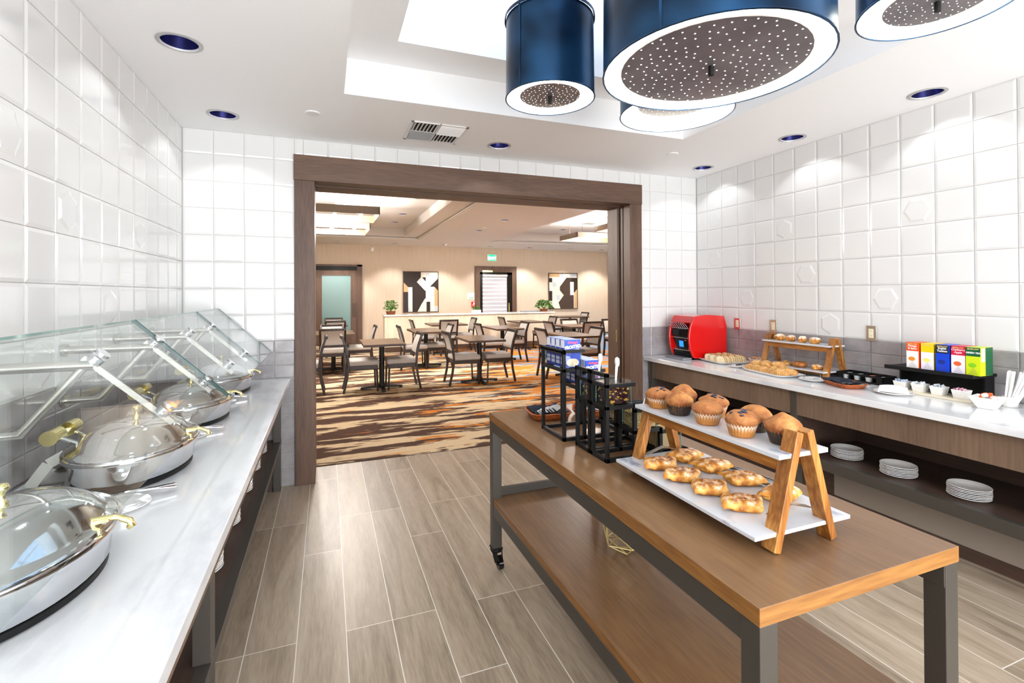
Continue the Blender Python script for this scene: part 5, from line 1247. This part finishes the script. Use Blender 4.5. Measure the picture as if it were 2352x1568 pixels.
mb.tube(pts, [.0125]*len(pts), 8); mb.build('dough', M['crois'], t, smooth=180)
t = thing('ring_pastry', 'dark glazed ring pastry in the middle of the lower shelf of the counter stand', 'pastry', (3.585, 2.84, CZ+.055))
MB().tube([(.034*math.cos(2*PI*k/28), .034*math.sin(2*PI*k/28), .0215) for k in range(28)], .021, 12, closed=True).build('ring', M['swirl'], t, smooth=180)
danish('danish_pastry', 'pale folded pastry, nearest on the lower shelf of the counter stand', 3.60, 2.70, CZ+.055, R(40), 31, .088, .078, .036, 'danish pastries on the counter stand', 'danish', 'pastry', False)

# ------------------------------------------------------------------ tea and coffee things
basket('shallow red-brown basket with dark napkin and wrapped spoons on the right counter', 3.40, 2.35, CZ+.0005, .18, .265, R(-22), .026); napkin('dark napkin in the shallow basket on the right counter', 3.395, 2.37, CZ+.002, .15, .24, R(-22), 9)
for k in range(6):
    tag(MB().blob((0, 0, 0), (.045, .009, .006), k+9, .25, 12).build('wrapped_utensil', M['silver'], smooth=180), 'foil-wrapped utensil, '+ORD[k]+' in the row in the shallow counter basket', 'utensil', 'wrapped utensils in the counter basket').location = (3.37+.020*k, 2.335-.018*k, CZ+.022)
t = thing('condiment_box', 'black open box of condiment cups with a slotted front', 'box', (3.715, 2.41, CZ), 0)
x0, x1, y0, y1, h = -.075, .075, -.165, .165, .06
mb = MB().box(x0, x1, y0, y1, 0, .006).box(x1-.006, x1, y0, y1, 0, h).box(x0, x1, y0, y0+.006, 0, h).box(x0, x1, y1-.006, y1, 0, h)
mb.box(x0, x0+.006, y0, y1, 0, .013).box(x0, x0+.006, y0, y1, .045, h).box(x0, x0+.006, y0, y0+.045, .013, .045).box(x0, x0+.006, y1-.045, y1, .013, .045)
for k in range(1, 4): mb.box(x0+.02, x1, y0+k*.0825-.002, y0+k*.0825+.002, .006, h-.003)
mb.build('case', M['black'], t, bevel=.001)
cc = [('#cfe3dc', 'mint green'), ('#a9cfc0', 'green'), ('#e59a5c', 'orange'), ('#dfe4ea', 'pale grey')]
for k in range(4):
    m_ = pm('lid_foil_%d' % k, cc[k][0], .4)
    for j in range(2):
        o = thing('condiment_cup', '%s lidded condiment cup, %s of its slot in the black box' % (cc[k][1], 'front one' if j == 0 else 'back one'), 'cup', (3.685+.055*j, 2.41+.1235-.0825*k, CZ+.0065), 0, 'condiment cups in the black box')
        MB().lathe([(0, 0), (.018, 0), (.023, .038), (0, .0385)], 20).build('cup', M['plastic'], o, smooth=40)
        MB().lathe([(0, .0385), (.0255, .0385), (.0255, .0405), (0, .0415)], 20).build('lid', m_, o, smooth=40)
# plate with folded napkin
o = plate0.copy(); COL.objects.link(o); o.location = (3.425, 2.05, CZ+.0005); o.scale = (1.12, 1.12, 1.12); o['label'] = 'white plate under a folded white napkin before the sugar bowls'; o['group'] = 'napkin plate'
mb = MB(); n = 24
for layer, z in enumerate((0, .013, .026)):
    r = .082-.004*layer
    pts = [(-r*.9, -.030+.004*layer)]+[(r*math.cos(PI*k/n), .055*math.sin(PI*k/n)-.012) for k in range(n, -1, -1)]
    pts = [(r*math.cos(PI*k/n+PI), .058*math.sin(PI*k/n+PI)*-1-.02) for k in range(n+1)]
    mb.prism(pts, (z, z+.0125), lambda u, v, w: (u, v, w+.006*(1-(u/.09)**2)))
o = tag(mb.build('folded_napkin', M['paper'], bevel=.003, smooth=50), 'thick folded white napkin lying on the white plate', 'napkin'); o.location = (3.43, 2.05, CZ+.0085); o.rotation_euler = (0, 0, R(-70))
# sugar tray and bowls
tag(MB().box(3.535, 3.70, 1.70, 2.16, CZ+.0005, CZ+.013).build('serving_board', M['cream'], bevel=.002), 'long cream board under the four sugar bowls', 'board')
sc = [('#cfe0f2', 'pale blue'), ('#eceff2', 'white'), ('#e3e8ee', 'white and grey'), ('#f1b7cd', 'pink')]
for k, y in enumerate((2.10, 1.995, 1.89, 1.775)):
    t = thing('sugar_bowl', 'square bowl of %s sugar packets, %s from the board far end' % (sc[k][1], ORD[k]), 'bowl', (3.60, y, CZ+.0132), 0, 'square sugar bowls')
    mb = MB(); rows = []
    for a, z in ((.028, 0), (.037, .052), (.034, .052), (.026, .004)): rows.append([mb.b.verts.new((sx*a, sy*a, z)) for sx, sy in ((-1, -1), (1, -1), (1, 1), (-1, 1))])
    for p, q in zip(rows, rows[1:]):
        for i in range(4): mb.b.faces.new((p[i], p[(i+1) % 4], q[(i+1) % 4], q[i]))
    mb.b.faces.new(rows[0][::-1]); mb.b.faces.new(rows[3]); mb.build('dish', M['china'], t, bevel=.003)
    m_ = pm('sugar_paper_%d' % k, sc[k][0], .6); rng = random.Random(k)
    for j in range(5):
        o = tag(MB().grid(lambda u, v: ((u-.5)*.05, (v-.5)*.034, .004*math.sin(u*PI)*math.sin(v*PI)), 6, 4).grid(lambda u, v: ((u-.5)*.05, (v-.5)*.034, -.003*math.sin(u*PI)*math.sin(v*PI)), 6, 4).build('sugar_packet', m_, smooth=180), '%s sugar packet, %s in the %s bowl' % (sc[k][1], ORD[j], ORD[k]), 'packet', 'sugar packets')
        o.location = (3.60+rng.uniform(-.008, .008), y+(j-2)*.0115, CZ+.058+rng.uniform(-.004, .004)); o.rotation_euler = (R(62+rng.uniform(-12, 12)), R(rng.uniform(-12, 12)), R(rng.uniform(-20, 20)))
# tea shelf
t = thing('tea_riser', 'black riser shelf carrying the row of tea boxes', 'shelf', (3.69, 1.945, CZ))
MB().box(-.125, .12, -.245, .245, .142, .160).box(-.125, -.117, -.245, .245, .158, .166).build('top', M['black'], t, bevel=.002)
for q in (-.235, .225): MB().box(.02, .112, q, q+.01, 0, .142).build('side', M['black'], t)
MB().box(.10, .112, -.225, .225, 0, .142).build('back', M['black'], t)
TE = [('orange', '#e8571f', '#f6efee', 'Orange\n& Spice', '#f2f2f2', '#ef8f2c', 'orange fruit'), ('yellow', '#f3cf10', '#efe9f4', '', '#7a6a10', '#f4e37a', 'yellow lemon'), ('blue', '#1c2430', '#0d3fc8', 'English\nTeatime', '#f2f2f2', '#0a2a86', 'dark cup'), ('red', '#cf1440', '#efe7f2', 'Cranberry\nApple', '#f6d5dc', '#e0622f', 'red apple'), ('green', '#0d5a34', '#c9dc16', 'GREEN TEA', '#f2f2f2', '#7fc01c', 'green leaf')]
M['goldtext'] = pm('gold_lettering', '#d8c27a', .4)
def teabox(i, x, y, lab):
    nm, top, body, txt, tc_, pic, pn = TE[i]; w, d, h = .071, .125, .168
    mt, mbd, mp_, mtx = pm('tea_%s_top' % nm, top, .35), pm('tea_%s_body' % nm, body, .35), pm('tea_%s_picture' % nm, pic, .4), pm('tea_%s_letters' % nm, tc_, .4)
    t = thing('tea_box', lab, 'tea box', (x, y, CZ+.1605), 0, 'tea boxes on the black riser')
    MB().box(0, d, -w/2, w/2, 0, h).build('carton', mbd if i in (2, 4) else mt, t, bevel=.0006)
    e = -.0004
    MB().box(e, 0, -w/2+.0006, w/2-.0006, .001, h*.665).build('front_panel', mbd, t)
    MB().box(e, 0, -w/2+.0006, w/2-.0006, h*.68, h-.001).build('header', mt, t)
    MB().lathe([(1, 0), (0, .0003)], 18, (e, .004, h*.36), M=Matrix.Rotation(R(-90), 3, 'Y'), sx=.014, sy=.020).build('picture', mp_, t)
    mb = MB()
    for k in range(5):
        q = .022*(1-k*.18); mb.box(e-.0003, e, -q, q, .008+.008*k, .0095+.008*k)
    mb.build('printed_lines', bpy.data.materials.get('tea_line') or pm('tea_line', '#4c4468', .5), t)
    text('brand_lettering', 'BIGELOW', .0125, M['goldtext'], t, (e-.0004, 0, h*.935), (R(90), 0, R(-90)), bold=.0003)
    if txt: text('name_lettering', txt, .0165 if '\n' in txt else .0135, mtx, t, (e-.0004, 0, h*.815 if '\n' in txt else h*.8), (R(90), 0, R(-90)), bold=.0004)
    if i == 4:
        MB().box(.008, .045, -w/2-.0004, -w/2, h*.5, h*.97).build('side_label', M['paper'], t); MB().box(.05, d-.001, -w/2-.0004, -w/2, .001, h-.001).build('side_panel', mt, t)
for i, y in enumerate((2.035, 1.953, 1.870, 1.790, 1.715)): teabox(i, 3.595+.004*(i % 2), y, ['orange-topped tea box at the far end of the riser', 'yellow-topped tea box, second on the riser', 'deep blue tea box in the middle of the riser', 'red-topped tea box, fourth on the riser', 'lime green tea box at the near end of the riser'][i])
# creamer bowl, straws
t = thing('square_bowl', 'flared white square bowl of orange creamer cups at the right picture edge', 'bowl', (3.49, 1.60, CZ), R(8))
mb = MB(); rows = []
for a, z in ((.034, .001), (.066, .066), (.063, .066), (.03, .006)): rows.append([mb.b.verts.new((sx*a, sy*a, z)) for sx, sy in ((-1, -1), (1, -1), (1, 1), (-1, 1))])
for p, q in zip(rows, rows[1:]):
    for i in range(4): mb.b.faces.new((p[i], p[(i+1) % 4], q[(i+1) % 4], q[i]))
mb.b.faces.new(rows[0][::-1]); mb.b.faces.new(rows[3]); mb.build('dish', M['china'], t, bevel=.002)
M['creamor'] = pm('orange_foil', '#e2662a', .35); cr0 = None
for k, (dx, dy, dz) in enumerate(((-.025, .025, .046), (.02, .03, .048), (-.022, -.022, .046), (.024, -.02, .047), (0, .012, .068), (-.005, -.028, .062), (.02, .0, .066))):
    t = thing('creamer_cup', 'orange-lidded creamer cup, '+ORD[k]+' in the flared bowl', 'creamer', (3.49+dx, 1.60+dy, CZ+dz), 0, 'creamer cups')
    MB().lathe([(0, -.012), (.012, -.012), (.0165, .008), (0, .0085)], 18).build('cup', M['plastic'], t, smooth=40)
    MB().lathe([(0, .0085), (.0195, .0085), (.0195, .010), (0, .0105)], 18).build('foil_lid', M['creamor'], t, smooth=40)
    t.rotation_euler = (R(-25+17*k % 40), R(20-23*k % 50-20), k)
t = thing('straw_holder', 'small white cup holding paper-wrapped stirrers, beside the creamer bowl', 'cup', (3.655, 1.575, CZ))
MB().lathe([(0, .001), (.031, .001), (.034, .006), (.036, .058), (.034, .058), (.031, .008), (0, .005)], 28).build('cup', M['china'], t, smooth=50)
for k in range(16):
    a = k*2.4; q = .022*math.sqrt((k+.5)/16); lean = Vector((.035+.02*math.cos(a), -.035+.05*math.sin(a), 0))
    o = tag(MB().beam((q*math.cos(a), q*math.sin(a), .006), (q*math.cos(a)+lean.x*.9, q*math.sin(a)+lean.y*.9-.012, .205-.002*(k % 5)), .011, .0022, up=(1, 0, 0)).build('wrapped_stirrer', M['paper']), ORD[k % 16]+' paper-wrapped white stirrer in the fan standing in the small cup', 'stirrer', 'wrapped stirrers in the cup'); o.location = (3.655, 1.575, CZ)
t = thing('coffee_dispenser', 'black coffee dispenser, only its drip tray showing at the right picture edge', 'dispenser', (3.60, 1.35, CZ))
MB().lathe([(0, 0), (.10, 0), (.115, .012), (.125, .03), (.12, .031), (.1, .016), (0, .014)], 32).build('drip_tray', M['black'], t, smooth=50)
MB().cyl((.085, -.04, .014), (.085, -.04, .38), .03, 20).build('column', M['pblack'], t, smooth=40)
